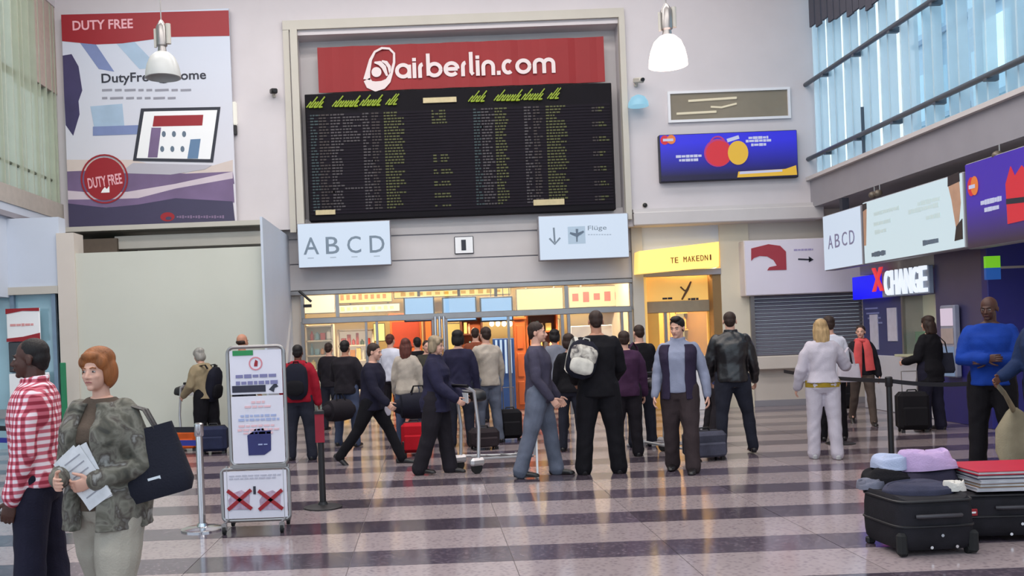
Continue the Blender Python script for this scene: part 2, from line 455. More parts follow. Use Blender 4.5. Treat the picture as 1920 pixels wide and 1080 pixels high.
# windows on the right: posts, fins, rails and panes
win = tag(bpy.data.objects.new('window_1', None), kind='structure'); COL.objects.link(win)
M_fin = mat('glass_fin', (196, 222, 235), 0.3, 0.0, 0.03, 3, alpha=.6)
M_rail = mat('rail_grey', (96, 104, 114), 0.4, 0.6, 0)
M_glass = mat('window_glass', (225, 245, 250), 0.02, 0, 0, trans=1.0, alpha=0.18)
zr1 = (atX(1912, 101, XR).z + atX(1527, 303, XR).z) / 2; zr2 = (atX(1523, 155, XR).z + atX(1733, 8, XR).z) / 2
for zz in (zr1, zr2):
    mb = MB(); mb.tube([(XR - .02, -1, zz), (XR - .02, WY, zz)], .045, 10); mb.build('rail', M_rail, win, True)
for zz in (zr1, zr2):
    for k in range(14):
        bx(XR - .05, XR + .12, 1.2 + k * 1.3, 1.28 + k * 1.3, zz - .07, zz + .02).build('rail_bracket', M_rail, win)
fin_me = bx(-.07, .07, -.02, .02, 0, 8.4 - zs).mesh('mullion'); fin_me.materials.append(M_fin)
y = WY - .25; k = 0
while y > 5:
    o = bpy.data.objects.new('mullion', fin_me); COL.objects.link(o); o.parent = win; o.location = (XR + .12, y, zs)
    y -= 0.42 if k % 2 else .26; k += 1
bx(XR + .20, XR + .22, 2, WY, zs, 8.4).build('pane', M_glass, win)
bx(XR - .02, XR + .03, WY - 2.35, WY - 2.33, zs - .05, zs + .85).build('post', M_rail, win)
# dark blinds hanging in the top of the window near the far corner
bl = thing('hanging_blinds', 'dark bunched blind strips hanging at the top of the right windows near the far corner', 'blind', (XR - .1, WY - 2, 0))
for k in range(11):
    t_ = k / 10; q_ = atX(1524 + 118 * t_, 48 - 40 * t_ + 5 * math.sin(k * 2.3), XR - .1)
    bx(-.02, .02, q_.y - WY + 2 - .11, q_.y - WY + 2 + .11, q_.z, 8.6).build('blind_strip', mat('blind_dark', (70, 70, 82), .7), bl)

# building outside, seen through the right windows
M_fac = mat('facade_panel', (170, 205, 228), 0.4, 0, 0.05, .6)
fb = thing('office_building', 'pale blue panelled building standing outside beyond the right windows', 'building', (13.5, 12, 0))
bx(0, 1, -18, 14, -2, 14).build('wall', M_fac, fb)
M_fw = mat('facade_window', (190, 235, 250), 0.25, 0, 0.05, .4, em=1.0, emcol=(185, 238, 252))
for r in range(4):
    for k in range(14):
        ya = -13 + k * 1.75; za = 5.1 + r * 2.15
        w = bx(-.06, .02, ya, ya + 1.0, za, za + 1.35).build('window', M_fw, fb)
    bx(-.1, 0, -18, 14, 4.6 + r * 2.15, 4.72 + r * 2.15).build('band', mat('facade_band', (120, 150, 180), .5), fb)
for k in range(16):
    bx(-.16, 0, -13.6 + k * 1.75, -13.35 + k * 1.75, -2, 14).build('pier', mat('facade_pier', (178, 205, 222), .5), fb)

# ---- left wall
zsl = atX(60, 363, XL).z; ztr = atX(60, 417, XL).z
struct('wall_left_beam', M_cool, bx(XL - .5, XL, -1, WY, 2.6, zsl))
mb = MB(); addbx(mb, XL - .02, XL + .07, -1, WY, ztr - .04, ztr + .05); struct('trim_left', M_greyd, mb)
struct('trim_left_sill', mat('sill_beige', (176, 168, 160), .6), bx(XL - .25, XL + .02, -1, WY, zsl - .32, zsl))
struct('wall_left_top', M_wall, bx(XL - .5, XL, -1, WY, 8.45, 9.7))
win2 = tag(bpy.data.objects.new('window_2', None), kind='structure'); COL.objects.link(win2)
M_finl = mat('glass_fin_green', (190, 196, 176), 0.35, 0.0, 0.05, 3, alpha=.7)
fin2 = bx(-.06, .06, -.02, .02, 0, 8.5 - zsl).mesh('mullion'); fin2.materials.append(M_finl)
y = WY - .1
k = 0
while y > 14:
    o = bpy.data.objects.new('mullion', fin2); COL.objects.link(o); o.parent = win2; o.location = (XL - .07, y, zsl)
    y -= .3 if k % 3 else .16; k += 1
zrl = atX(60, 318, XL).z; zrl2 = atX(40, 137, XL).z
mb = MB(); mb.tube([(XL - .1, 5, zrl), (XL - .1, WY, zrl)], .03, 8); mb.build('rail', mat('rail_green', (110, 116, 104), .4, .5, 0), win2)
bx(XL - .2, XL - .12, 5, WY, zrl2 - .04, zrl2 + .06).build('rail', mat('rail_green', (110, 116, 104), .4, .5, 0), win2)
bx(XL - .16, XL - .15, 4, WY, zsl, 8.5).build('pane', M_glass, win2)
struct('trim_left_column', mat('column_pinkish', (178, 160, 150), .7), bx(XL - .45, XL - .02, atX(108, 60, XL).y, atX(108, 60, XL).y - 1.1, zrl2 + .05, 8.5))
fb2 = thing('glazed_building', 'pale green glazed building standing outside beyond the left windows', 'building', (-12.5, 14, 0))
bx(-1, 0, -8, 14, -2, 14).build('wall', mat('green_facade', (205, 216, 196), .6, 0, .08, .7), fb2)
for k in range(12):
    bx(0, .12, -7 + k * 1.7, -6.7 + k * 1.7, -2, 14).build('pier', mat('green_pier', (150, 165, 145), .6), fb2)
for k in range(5):
    bx(0, .1, -8, 14, 3 + k * 2.1, 3.25 + k * 2.1).build('band', mat('green_pier', (150, 165, 145), .6), fb2)

# lower left: frontal fascia, glass door bay, pillar, blank partition panel
PYn = 16.4
pz = (at(300, 469, PYn).z)
pxa, pxb = at(146, 600, PYn).x, at(497, 600, PYn).x
struct('wall_partition_panel', mat('panel_grey_green', (200, 200, 188), .6, 0, .03, .8), bx(pxa, pxb, PYn, PYn + .1, 0, pz))
struct('trim_partition_pillar', M_wallw, bx(at(113, 600, PYn).x, pxa, PYn - .05, PYn + .4, 0, at(130, 437, PYn).z))
fz0, fz1 = at(60, 541, PYn).z, at(60, 425, PYn).z
struct('wall_left_fascia', M_cool, bx(-9.5, at(113, 500, PYn).x, PYn, PYn + .3, fz0, fz1 + .15))
struct('trim_left_header', M_frame, bx(-9.5, at(110, 540, PYn).x, PYn - .04, PYn + .05, fz0 - .1, fz0 + .03))
d1 = tag(bpy.data.objects.new('door_1', None), kind='structure'); COL.objects.link(d1)
M_dglass = mat('teal_glass', (140, 175, 188), 0.12, 0, 0.12, 1.1, spec=.8)
bx(-9.5, at(108, 700, PYn).x, PYn + .1, PYn + .14, 0, fz0 - .1).build('pane', M_dglass, d1)
for q in (108, 30, -60):
    xx = at(q, 700, PYn).x; bx(xx - .07, xx, PYn + .02, PYn + .16, 0, fz0 - .1).build('frame', mat('door_frame_blue', (120, 140, 160), .4, .3), d1)
bx(-9.5, at(20, 775, PYn).x, PYn + .0, PYn + .1, at(10, 785, PYn).z, at(10, 768, PYn).z).build('handle', M_steel, d1)
struct('wall_left_far', M_wallw, bx(XL - .2, at(560, 450, HY).x, HY + .1, HY + .3, 0, posL + .1))
# beam, and a dark block painted as the shaded pocket, above the blank panel
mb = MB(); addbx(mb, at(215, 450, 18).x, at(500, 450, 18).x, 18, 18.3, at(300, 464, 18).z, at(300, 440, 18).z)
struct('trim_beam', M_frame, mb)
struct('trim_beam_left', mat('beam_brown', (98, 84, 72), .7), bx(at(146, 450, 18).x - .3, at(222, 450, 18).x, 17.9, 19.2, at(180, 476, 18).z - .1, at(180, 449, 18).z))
struct('trim_soffit', M_frame, bx(XL, at(500, 450, 18).x, WY - 1.2, WY + .1, posL - .03, posL + .06))
# tall white slab at the end of the partition
sxx = at(556, 480, HY).x
z_s = at(495, 406, 16.2).z
struct('wall_slab', M_cool, bx(at(495, 500, 16.2).x - .04, at(495, 500, 16.2).x, 16.2, HY + .2, 0, z_s))
# brown glazed opening with its own frame, on the far wall right
X0, X1, Z0, Z1 = rect(1256, 173, 1476, 222, WY)
w3 = tag(bpy.data.objects.new('window_3', None), kind='structure'); COL.objects.link(w3)
bx(X0, X1, WY - .02, WY - .005, Z0, Z1).build('pane', mat('brown_pane', (134, 124, 108), .25, 0, .1, 1.5), w3)
mb = MB(); t = .05
addbx(mb, X0 - t, X1 + t, WY - .05, WY, Z1, Z1 + t); addbx(mb, X0 - t, X1 + t, WY - .05, WY, Z0 - t, Z0)
addbx(mb, X0 - t, X0, WY - .05, WY, Z0, Z1); addbx(mb, X1, X1 + t, WY - .05, WY, Z0, Z1)
mb.build('window_frame', M_white, w3)
M_tube = glow('tube_warm', (225, 215, 190), .8)  # glowing strips painted as light reflections in the brown pane
for (a, b, c, d) in ((1290, 190, 1380, 184), (1268, 214, 1342, 210)):
    p, q = at(a, b, WY), at(c, d, WY); m_ = MB(); m_.tube([(p.x, WY - .03, p.z), (q.x, WY - .03, q.z)], .022, 8); m_.build('tube_light', M_tube, w3)
m_ = MB(); m_.tube([(at(a, b, WY).x, WY - .03, at(a, b, WY).z) for a, b in ((1332, 201), (1352, 202), (1380, 195))], .018, 8); m_.build('tube_light', M_tube, w3)
# ================================================================== SIGNS AND PRINTS
INK = mat('ink_dark', (40, 42, 55), .6, 0, 0)
INKB = mat('ink_blue_grey', (96, 112, 130), .6, 0, 0)
RED = mat('print_red', (146, 18, 32), .5, 0, .03, 2)
WHT = mat('print_white', (236, 236, 238), .5, 0, 0)
def polyline_strip(mb, pts, w, y0, y1):
    """a flat band along pts (x,z), widths w"""
    kk = getattr(mb, 'layer', 0); mb.layer = kk + 1; y0 = y0 - .0018 * kk
    n = len(pts); L = []; Rr = []
    for i, (x, z) in enumerate(pts):
        a = pts[max(0, i - 1)]; b = pts[min(n - 1, i + 1)]
        dx, dz = b[0] - a[0], b[1] - a[1]; d = math.hypot(dx, dz) or 1
        ww = (w[i] if isinstance(w, list) else w) / 2
        L.append((x - dz / d * ww, z + dx / d * ww)); Rr.append((x + dz / d * ww, z - dx / d * ww))
    vs = []
    for (a, b) in zip(L, Rr): vs += [(a[0], y0, a[1]), (b[0], y0, b[1]), (a[0], y1, a[1]), (b[0], y1, b[1])]
    fs = []
    for i in range(n - 1):
        o, p = i * 4, i * 4 + 4
        fs += [(o, o + 1, p + 1, p), (o + 2, p + 2, p + 3, o + 3), (o, p, p + 2, o + 2), (o + 1, o + 3, p + 3, p + 1)]
    fs += [(0, 2, 3, 1), (n * 4 - 4, n * 4 - 3, n * 4 - 1, n * 4 - 2)]
    mb.add(vs, fs); return mb
def L2(o, Y):
    """pixel -> local (x, z) of a frontal thing at plane Y"""
    return lambda px, py: (at(px, py, Y).x - o.location.x, at(px, py, Y).z - o.location.z)

# ---- duty free poster
PYd = WY - .12
X0, X1, Z0, Z1 = rect(123, 22, 437, 434, PYd)
po = thing('advertising_poster', 'huge hanging poster with a laptop picture and a red round stamp', 'poster', (X0, PYd, Z0))
w, h = X1 - X0, Z1 - Z0
bx(0, w, -.02, .04, 0, h).build('sheet', grad_mat('poster_sky', (196, 204, 220), (214, 208, 214), 0, h, .0), po)
pl = L2(po, PYd)
def pp(m, name, pix, y, mt, th=.003):
    mb = MB(); mb.prism([(lambda q: (min(max(q[0], .0), w), min(max(q[1], 0.0), h)))(pl(a, b)) for a, b in pix], y - th, y); return mb.build(name, mt, m)
LIL = mat('poster_blue', (118, 132, 176), .6, 0, .1, 2); LIL2 = mat('poster_pale', (160, 182, 205), .6, 0, .1, 2)
PUR = mat('poster_plum', (112, 92, 128), .6, 0, .18, 1.2); NVY = mat('poster_navy', (58, 52, 82), .5, 0, .05, 2)
DRK = mat('poster_figure', (58, 52, 92), .6, 0, .1, 3)
pp(po, 'print_band', [(150, 80), (178, 80), (215, 135), (186, 130)], -.02, LIL)
pp(po, 'print_band', [(215, 78), (250, 76), (300, 128), (262, 130)], -.02, LIL2)
pp(po, 'print_figure', [(116, 105), (135, 102), (148, 125), (155, 170), (148, 190), (150, 215), (138, 255), (124, 235), (118, 180)], -.02, DRK)
pp(po, 'print_blur', [(170, 200), (230, 195), (235, 250), (180, 255)], -.02, LIL2)
pp(po, 'print_blur', [(175, 238), (262, 235), (262, 252), (175, 255)], -.023, LIL)
pp(po, 'print_table', [(123, 300), (250, 300), (350, 325), (437, 300), (437, 345), (123, 345)], -.02, mat('poster_desk', (205, 190, 184), .6, 0, .06, 2))
pp(po, 'print_wave', [(123, 322), (220, 318), (290, 322), (350, 326), (437, 322), (440, 345), (340, 352), (240, 380), (123, 385)], -.023, PUR)
pp(po, 'print_wave', [(123, 358), (180, 362), (240, 360), (330, 345), (437, 322), (437, 336), (330, 360), (235, 378), (125, 378)], -.026, mat('poster_swoosh', (200, 186, 196), .6, 0, .05, 2))
pp(po, 'print_wave', [(123, 375), (200, 374), (260, 372), (330, 354), (437, 335), (440, 380), (123, 392)], -.029, PUR)
pp(po, 'print_foot', [(125, 382), (200, 390), (260, 384), (330, 372), (437, 378), (443, 434), (125, 437)], -.032, NVY)
pp(po, 'print_head_band', [(112, 22), (431, 20), (431, 68), (320, 70), (230, 82), (180, 84), (114, 78)], -.022, RED)
def ptext(root, pf, s, name, mt, px0, py0, px1, py1, y, **k):
    """text between left-bottom pixel and right-top pixel, levelled to the local frame"""
    xa, xb = pf(px0, (py0 + py1) / 2)[0], pf(px1, (py0 + py1) / 2)[0]; za = pf((px0 + px1) / 2, max(py0, py1))[1]; zb_ = pf((px0 + px1) / 2, min(py0, py1))[1]
    return text(s, name, mt, root, xa, xb, za, zb_, y, **k)
ptext(po, pl, 'DUTY FREE', 'lettering', mat('print_pink', (228, 170, 180), .5, 0, 0), 137, 38, 250, 56, -.027, th=.003, offset=.02)
ptext(po, pl, 'DutyFree@Home', 'lettering', INK, 191, 134, 387, 158, -.024, th=.003, offset=.015)
for yy, xe in ((167, 362), (182, 330)):
    mb = MB(); x = 192
    while x < xe:
        ln = random.randint(9, 26); a = pl(x, yy); b = pl(min(x + ln, xe), yy + 5); mb.box(((a[0] + b[0]) / 2, -.022, (a[1] + b[1]) / 2), (b[0] - a[0], .004, .045)); x += ln + 5
    mb.build('small_print', mat('print_grey', (140, 140, 152), .6, 0, 0), po)
# laptop picture
lp = pp(po, 'print_laptop', [(265, 204), (414, 201), (400, 305), (250, 302)], -.026, INK)
pp(po, 'print_screen', [(271, 210), (408, 207), (395, 299), (257, 297)], -.030, WHT)
pp(po, 'print_page', [(290, 218), (382, 216), (380, 236), (287, 238)], -.033, RED)
pp(po, 'print_page', [(285, 240), (303, 240), (296, 296), (278, 296)], -.033, PUR)
pp(po, 'print_page', [(358, 262), (377, 261), (372, 298), (352, 298)], -.033, mat('print_steel_blue', (92, 122, 156), .5, 0, 0))
for r in range(2):
    for c in range(3):
        mb = MB(); a = pl(308 + c * 19 - r * 3, 252 + r * 28); mb.prism(disc_pts(a[0], a[1], .04, .06, 10), -.037, -.033); mb.build('print_icon', INKB, po)
pp(po, 'print_base', [(250, 306), (398, 310), (385, 318), (320, 328), (225, 325)], -.026, mat('print_silver', (176, 172, 182), .4, 0, 0))
# stamp
cx, cz = pl(197, 336)
mb = MB(); mb.prism(disc_pts(cx, cz, .40, .42, 32), -.040, -.034); mb.build('stamp', RED, po)
mb = MB()
polyline_strip(mb, disc_pts(cx, cz, .45, .47, 33) + [(cx + .45, cz)], .03, -.043, -.034); mb.build('stamp_ring', RED, po)
ptext(po, pl, 'DUTY FREE', 'lettering', mat('print_pink', (228, 170, 180), .5, 0, 0), 166, 330, 230, 350, -.041, th=.003, rot=.12, offset=.02)
mb = MB(); q = pl(198, 357); mb.prism([(q[0] - .08, q[1] - .05), (q[0] + .09, q[1] - .05), (q[0] + .09, q[1] + .08), (q[0] + .04, q[1] + .02), (q[0], q[1] + .06), (q[0] - .05, q[1])], -.044, -.040); mb.build('stamp_mark', WHT, po)
# foot logo: red curl and line of small print
mb = MB(); q = pl(315, 407)
mb.prism(disc_pts(q[0], q[1], .14, .09, 20), -.038, -.032); mb.build('logo', RED, po)
mb = MB(); mb.prism(disc_pts(q[0] + .02, q[1] - .03, .06, .035, 12), -.040, -.038); mb.build('logo', NVY, po)
mb = MB()
for k in range(18):
    q = pl(334 + k * 5.0, 407); mb.box((q[0], -.034, q[1]), (.036, .004, .03 + .015 * (k % 3)))
mb.build('small_print', mat('print_mauve', (120, 100, 130), .6, 0, 0), po)

# ---- red banner
BY = WY + .18
X0, X1, Z0, Z1 = rect(596, 79, 1133, 164, BY)
ba = thing('banner', 'long red banner with white lettering hung above the flight board', 'banner', (X0, BY, Z0))
w, h = X1 - X0, Z1 - Z0
mb = MB(); n = 40; fr = []; bk = []
for k in range(n + 1):
    x = w * k / n; y = .012 * math.sin(k * .9) + .008 * math.sin(k * 2.3)
    fr.append((x, y)); 
rings = [[(x, y - .006, 0), (x, y + .006, 0), (x, y + .006, h), (x, y - .006, h)] for x, y in fr]
mb.loft(rings); mb.build('cloth', mat('banner_red', (140, 14, 22), .6, 0, .06, 1.0), ba, False)
pl = L2(ba, BY)
WT = mat('banner_white', (222, 206, 206), .5, 0, 0)
# rounded wordmark, drawn as strokes
def arc(cx, cz, r, a0, a1, n=14, rz=None): rz = rz or r; return [(cx + r * math.cos(math.radians(a0 + (a1 - a0) * k / n)), cz + rz * math.sin(math.radians(a0 + (a1 - a0) * k / n))) for k in range(n + 1)]
def stroke_letters(root, s, x0, x1, zb_, xh, sw, mt, y, th=.01):
    adv = {'a': 1.12, 'i': .36, 'r': .58, 'b': 1.12, 'e': 1.12, 'l': .4, 'n': 1.02, '.': .34, 'c': .9, 'o': 1.12, 'm': 1.6}
    tot = sum(adv[c] for c in s); u = (x1 - x0) / tot; r = min(xh / 2, u * .5) ; x = x0; out = []
    r = xh / 2
    for c in s:
        mb = MB(); R_ = u * adv[c] / 2 - sw * .62; cx = x + u * adv[c] / 2; cz = zb_ + xh / 2; rr = xh / 2 - sw / 2
        P = lambda pts: polyline_strip(mb, pts, sw, y - th, y)
        if c == 'a': P(arc(cx, cz, R_, 0, 360, 24, rr)); P([(cx + R_, cz + rr), (cx + R_, cz - rr - sw / 2)])
        elif c == 'o': P(arc(cx, cz, R_, 0, 360, 24, rr))
        elif c == 'i': P([(cx, zb_), (cx, zb_ + xh)]); P([(cx, zb_ + xh + sw * .35), (cx, zb_ + xh + sw * 1.25)])
        elif c == 'r': P([(x + sw * .75, zb_), (x + sw * .75, zb_ + xh * .6)] + arc(x + sw * .75 + R_ * 1.5, zb_ + xh * .6, R_ * 1.5, 180, 95, 8, xh * .4 - sw / 2))
        elif c == 'b': P(arc(cx, cz, R_, 0, 360, 24, rr)); P([(cx - R_, zb_ + xh * 1.55), (cx - R_, cz - rr)])
        elif c == 'e': P(arc(cx, cz, R_, -40, -360, 22, rr)); P([(cx - R_, cz), (cx + R_, cz)])
        elif c == 'l': P([(cx - sw * .2, zb_ + xh * 1.55), (cx - sw * .2, zb_ + sw), (cx + sw * .3, zb_ + sw * .4)])
        elif c == 'n': P([(x + sw * .75, zb_)] + arc(cx, zb_ + xh * .55, cx - x - sw * .75, 180, 0, 12, xh * .45 - sw / 2) + [(2 * cx - x - sw * .75, zb_)])
        elif c == 'm':
            q = (u * adv[c] - 1.5 * sw) / 2; xa = x + sw * .75
            P([(xa, zb_)] + arc(xa + q / 2, zb_ + xh * .6, q / 2, 180, 0, 10, xh * .4 - sw / 2) + [(xa + q, zb_)])
            P([(xa + q, zb_ + xh * .5)] + arc(xa + q * 1.5, zb_ + xh * .6, q / 2, 180, 0, 10, xh * .4 - sw / 2) + [(xa + 2 * q, zb_)])
        elif c == '.': P([(cx, zb_), (cx, zb_ + sw * 1.1)])
        elif c == 'c': P(arc(cx, cz, R_, 50, 310, 20, rr))
        o_ = mb.build('letter', mt, root); out.append(o_); x += u * adv[c]
    return out
a = pl(740, 135); b = pl(1043, 135)
zb_ = pl(890, 143)[1]; xh = pl(890, 114)[1] - zb_
stroke_letters(ba, 'airberlin.com', a[0], b[0], zb_, xh, .075, WT, -.025)
# capsule emblem with inner strokes
mb = MB()
cpts = [pl(q[0], q[1]) for q in ((688, 150), (690, 135), (695, 113), (703, 98), (716, 91), (730, 92), (739, 101), (739, 118), (734, 138), (728, 152), (718, 160), (704, 163), (693, 159), (688, 150))]
wd = [.14, .09, .06, .045, .045, .045, .045, .05, .06, .11, .17, .2, .17, .14]
polyline_strip(mb, cpts, wd, -.035, -.02); mb.build('emblem_ring', WT, ba)
mb = MB(); q = pl(706, 136); mb.prism(disc_pts(q[0], q[1], .10, .10, 16), -.035, -.02); mb.build('emblem_stroke', WT, ba)
mb = MB(); polyline_strip(mb, [pl(*q) for q in ((702, 118), (712, 119), (720, 127), (726, 143))], [.03, .09, .09, .04], -.035, -.02); mb.build('emblem_stroke', WT, ba)
mb = MB(); polyline_strip(mb, [pl(*q) for q in ((716, 115), (724, 118), (730, 126), (731, 138))], [.03, .07, .07, .03], -.035, -.02); mb.build('emblem_stroke', WT, ba)

# ---- flight board
X0, X1, Z0, Z1 = rect(575, 166, 1151, 404, BY - .12)
fbd = thing('flight_board', 'wide black slatted departures board with columns of dim yellow-green lines under the red banner', 'information board', (X0, BY - .12, Z0))
w, h = X1 - X0, Z1 - Z0
bx(0, w, 0, .22, 0, h, .01).build('casing', mat('board_black', (20, 17, 23), .7, 0, .08, 3, spec=.15), fbd)
nr = 34; M_sl = mat('board_slat', (27, 22, 31), .7, 0, .1, 3, spec=.15)
for k in range(nr):
    za = .12 + k * (h - .52) / nr
    bx(.05, w - .05, -.012, 0, za + .004, za + (h - .52) / nr - .006).build('slat', M_sl, fbd)
pl = L2(fbd, BY - .12)
yg = mat('board_text_green', (74, 76, 34), .6, 0, .25, 30); gy = mat('board_text_grey', (66, 60, 64), .6, 0, .25, 30)
br = mat('board_text_brown', (52, 42, 42), .6, 0, .2, 30); tl = mat('board_text_teal', (40, 58, 62), .6, 0, .2, 30)
cols = [(584, 596, tl, 1), (600, 619, br, 1), (622, 641, gy, .9), (645, 678, gy, .0), (682, 696, gy, 1), (699, 712, br, .95), (722, 757, yg, 1), (812, 822, yg, .5), (826, 842, yg, .5),
        (890, 902, tl, 1), (905, 925, gy, 1), (930, 950, yg, .9), (985, 997, gy, 1), (1002, 1014, br, 1), (1026, 1060, yg, 1), (1112, 1122, br, .35), (1124, 1140, yg, .35)]
cz = [0.12 + (k + .5) * (h - .52) / nr for k in range(nr)]
for (xa, xb, mt, fill) in cols:
    mb = MB(); A = pl(xa, 285)[0]; B = pl(xb, 285)[0]
    for k, z in enumerate(cz):
        if k < 1: continue
        if fill == .0 and not (nr - 11 < k < nr - 1 or k == 8): continue
        if fill == .5 and not (k > nr - 6 or (k < 19 and (k // 2) % 2 == 0 or 15 < k < 19)): continue
        if fill == .35 and not (k % 5 in (1, 2)): continue
        x = A; end = B - random.choice((0, 0, .03, .06, .12)) * (xb - xa) / 20
        while x < end:
            l = random.uniform(.03, .075); mb.box((x + l / 2, -.016, z), (l, .008, .030)); x += l + .018
    o = mb.build('text_column', mt, fbd); o['kind'] = 'stuff'
NEO = glow('neon_yellow', (158, 182, 24), .6)
for base in (575, 878):
    for (x0_, n_) in ((0, 3), (48, 5), (99, 4), (148, 2)):
        yb = 202 - (base + x0_ - 575) * .037
        mb = MB()
        for k in range(n_ * 2):
            xs = base + x0_ + k * 4.6
            hgt = 20 if k in (1, n_ * 2 - 2) else 11
            a = pl(xs, yb); b_ = pl(xs + hgt * .8, yb - hgt); polyline_strip(mb, [a, b_], .02, -.03, -.012)
            c_ = pl(xs + 7, yb - 1); polyline_strip(mb, [a, c_], .022, -.031, -.012) if k % 2 else polyline_strip(mb, [pl(xs + 4, yb - 6), pl(xs + 9, yb - 9)], .018, -.031, -.012)
        mb.build('header_script', NEO, fbd)
for (xa, ya, xb, yb) in ((793, 183, 856, 193), (1000, 374, 1058, 385), (592, 394, 629, 403)):
    xx0, zz1 = pl(xa, (ya + yb) / 2); xx1, _ = pl(xb, (ya + yb) / 2); zt = pl((xa + xb) / 2, ya)[1]; zb2 = pl((xa + xb) / 2, yb)[1]
    bx(xx0, xx1, -.03, 0, zb2, zt, .004).build('label_plate', mat('plate_tan', (196, 180, 140), .5, 0, .08, 12), fbd)

# ---- lit sign boxes
def sign_box(name, label, X0, X1, Z0, Z1, Y, face, depth=.22, rim=M_greyd, rz=0, loc=None, group=None):
    o = thing(name, label, 'sign', loc if loc else (X0, Y, Z0), rz, group)
    w, h = X1 - X0, Z1 - Z0
    bx(0, w, 0, depth, 0, h, .012).build('casing', rim, o)
    bx(.015, w - .015, -.01, 0, .015, h - .015).build('face', face, o)
    return o, w, h
LIT = glow('lit_white', (208, 222, 240), .85); LIT2 = glow('lit_cool', (205, 224, 232), .85)
SY = HY - .45
X0, X1, Z0, Z1 = rect(558, 416, 733, 500, SY)
s1, w, h = sign_box('gate_sign', 'white lit sign box with the big grey letters ABCD left above the shop front', X0, X1, Z0, Z1, SY, LIT)
pl = L2(s1, SY)
for ch, xa, xb in (('A', 569, 598), ('B', 611, 636), ('C', 651, 677), ('D', 693, 721)):
    ptext(s1, pl, ch, 'letter', mat('sign_letter_grey', (118, 134, 150), .5, 0, 0), xa, 443 - (xa - 645) * .03, xb, 475 - (xa - 645) * .03, -.011, th=.006, offset=.005)
    mb = MB(); a = pl(xa + 8, 482 - (xa - 645) * .03); mb.box((a[0] + .06, -.012, a[1]), (.12, .004, .02)); mb.build('small_print', mat('sign_faint', (170, 184, 200), .5, 0, 0), s1)
X0, X1, Z0, Z1 = rect(1010, 402, 1179, 486, SY)
s2, w, h = sign_box('departures_sign', 'white lit sign box with a down arrow and an aircraft pictogram above the shop', X0, X1, Z0, Z1, SY, LIT)
pl = L2(s2, SY); SG = mat('sign_pale_grey', (120, 134, 148), .5, 0, 0)
mb = MB(); polyline_strip(mb, [pl(1038, 427), pl(1040, 455)], .035, -.018, -.01); polyline_strip(mb, [pl(1030, 447), pl(1040, 458), pl(1050, 446)], .035, -.018, -.01); mb.build('arrow', SG, s2)
a = pl(1081, 441); bx(a[0] - .17, a[0] + .17, -.014, -.01, a[1] - .17, a[1] + .17).build('pictogram_field', mat('sign_field', (176, 196, 214), .5, 0, 0), s2)
mb = MB(); polyline_strip(mb, [(a[0], a[1] - .13), (a[0] + .01, a[1] + .12)], [.02, .05], -.02, -.014); polyline_strip(mb, [(a[0] - .13, a[1] + .05), (a[0], a[1] + .0), (a[0] + .14, a[1] + .07)], [.03, .07, .03], -.02, -.014); mb.build('pictogram', INKB, s2)
ptext(s2, pl, 'Flüge', 'lettering', SG, 1102, 423, 1137, 434, -.011, th=.004)
mb = MB()
for k in range(9): q = pl(1104 + k * 5, 440); mb.box((q[0], -.012, q[1]), (.035, .004, .02))
mb.build('small_print', mat('sign_faint', (170, 184, 200), .5, 0, 0), s2)
# number plate 1
X0, X1, Z0, Z1 = rect(852, 443, 888, 476, HY - .03)
s3, w, h = sign_box('number_plate', 'small square white plate reading 1 on the header over the shop front', X0, X1, Z0, Z1, HY - .03, WHT, .03, INK)
text('1', 'digit', INK, s3, w * .36, w * .60, h * .2, h * .8, -.011)
# blue advert
def card_print(root, pl, scale, y, discs=True):
    pass
BYs = WY - .14
X0, X1, Z0, Z1 = rect(1237, 248, 1496, 337, BYs)
s4, w, h = sign_box('blue_advert_sign', 'wide blue lit advert with a red and a yellow disc on the far right wall', X0, X1, Z0, Z1, BYs, grad_mat('advert_blue', (44, 40, 190), (26, 20, 52), .1, .75, .45), .14, INK)
pl = L2(s4, BYs)
PR = glow('advert_red', (222, 48, 62), .7); PYl = glow('advert_yellow', (238, 190, 62), .7); PW = glow('advert_white', (206, 210, 240), .7); PO = glow('advert_orange', (238, 130, 60), .7); PK = glow('advert_pink', (200, 60, 140), .6)
def disc(root, c, rx, rz_, y, mt, name='disc', n=26):
    mb = MB(); mb.prism(disc_pts(c[0], c[1], rx, rz_, n), y - .006, y); return mb.build(name, mt, root)
disc(s4, pl(1346, 287), .275, .275, -.012, PK, 'disc_rim'); disc(s4, pl(1347, 288), .25, .25, -.019, PR); disc(s4, pl(1383, 287), .2, .235, -.026, PYl)
mb = MB(); c = pl(1345, 265); polyline_strip(mb, arc(c[0], c[1] - .05, .14, 0, 180, 10), .03, -.02, -.01); mb.build('loop', PK, s4)
disc(s4, pl(1246, 263), .085, .09, -.012, PR, 'logo_disc'); disc(s4, pl(1258, 262), .085, .09, -.019, PO, 'logo_disc')
mb = MB(); c = pl(1252, 263); mb.box((c[0], -.029, c[1]), (.2, .006, .05)); mb.build('logo_text', PW, s4)
def text_bars(root, pl, rows, mt, y, hh=.05, name='small_print', n=7):
    mb = MB()
    for xa, xb, yy in rows:
        A, z = pl(xa, yy); B, _ = pl(xb, yy); x = A
        while x < B - .02:
            l = random.uniform(.04, .1) * n / 7; l = min(l, B - x); mb.box((x + l / 2, y - .003, z), (l, .006, hh * random.uniform(.7, 1))); x += l + .012
    return mb.build(name, mt, root)
text_bars(s4, pl, [(1267, 1315, 294), (1273, 1310, 301)], PW, -.012, .055)
text_bars(s4, pl, [(1403, 1440, 259), (1398, 1446, 265), (1408, 1436, 272)], PW, -.012, .055)
mb = MB(); polyline_strip(mb, [pl(1363, 264), pl(1385, 257)], .07, -.018, -.01); mb.build('script', PW, s4)
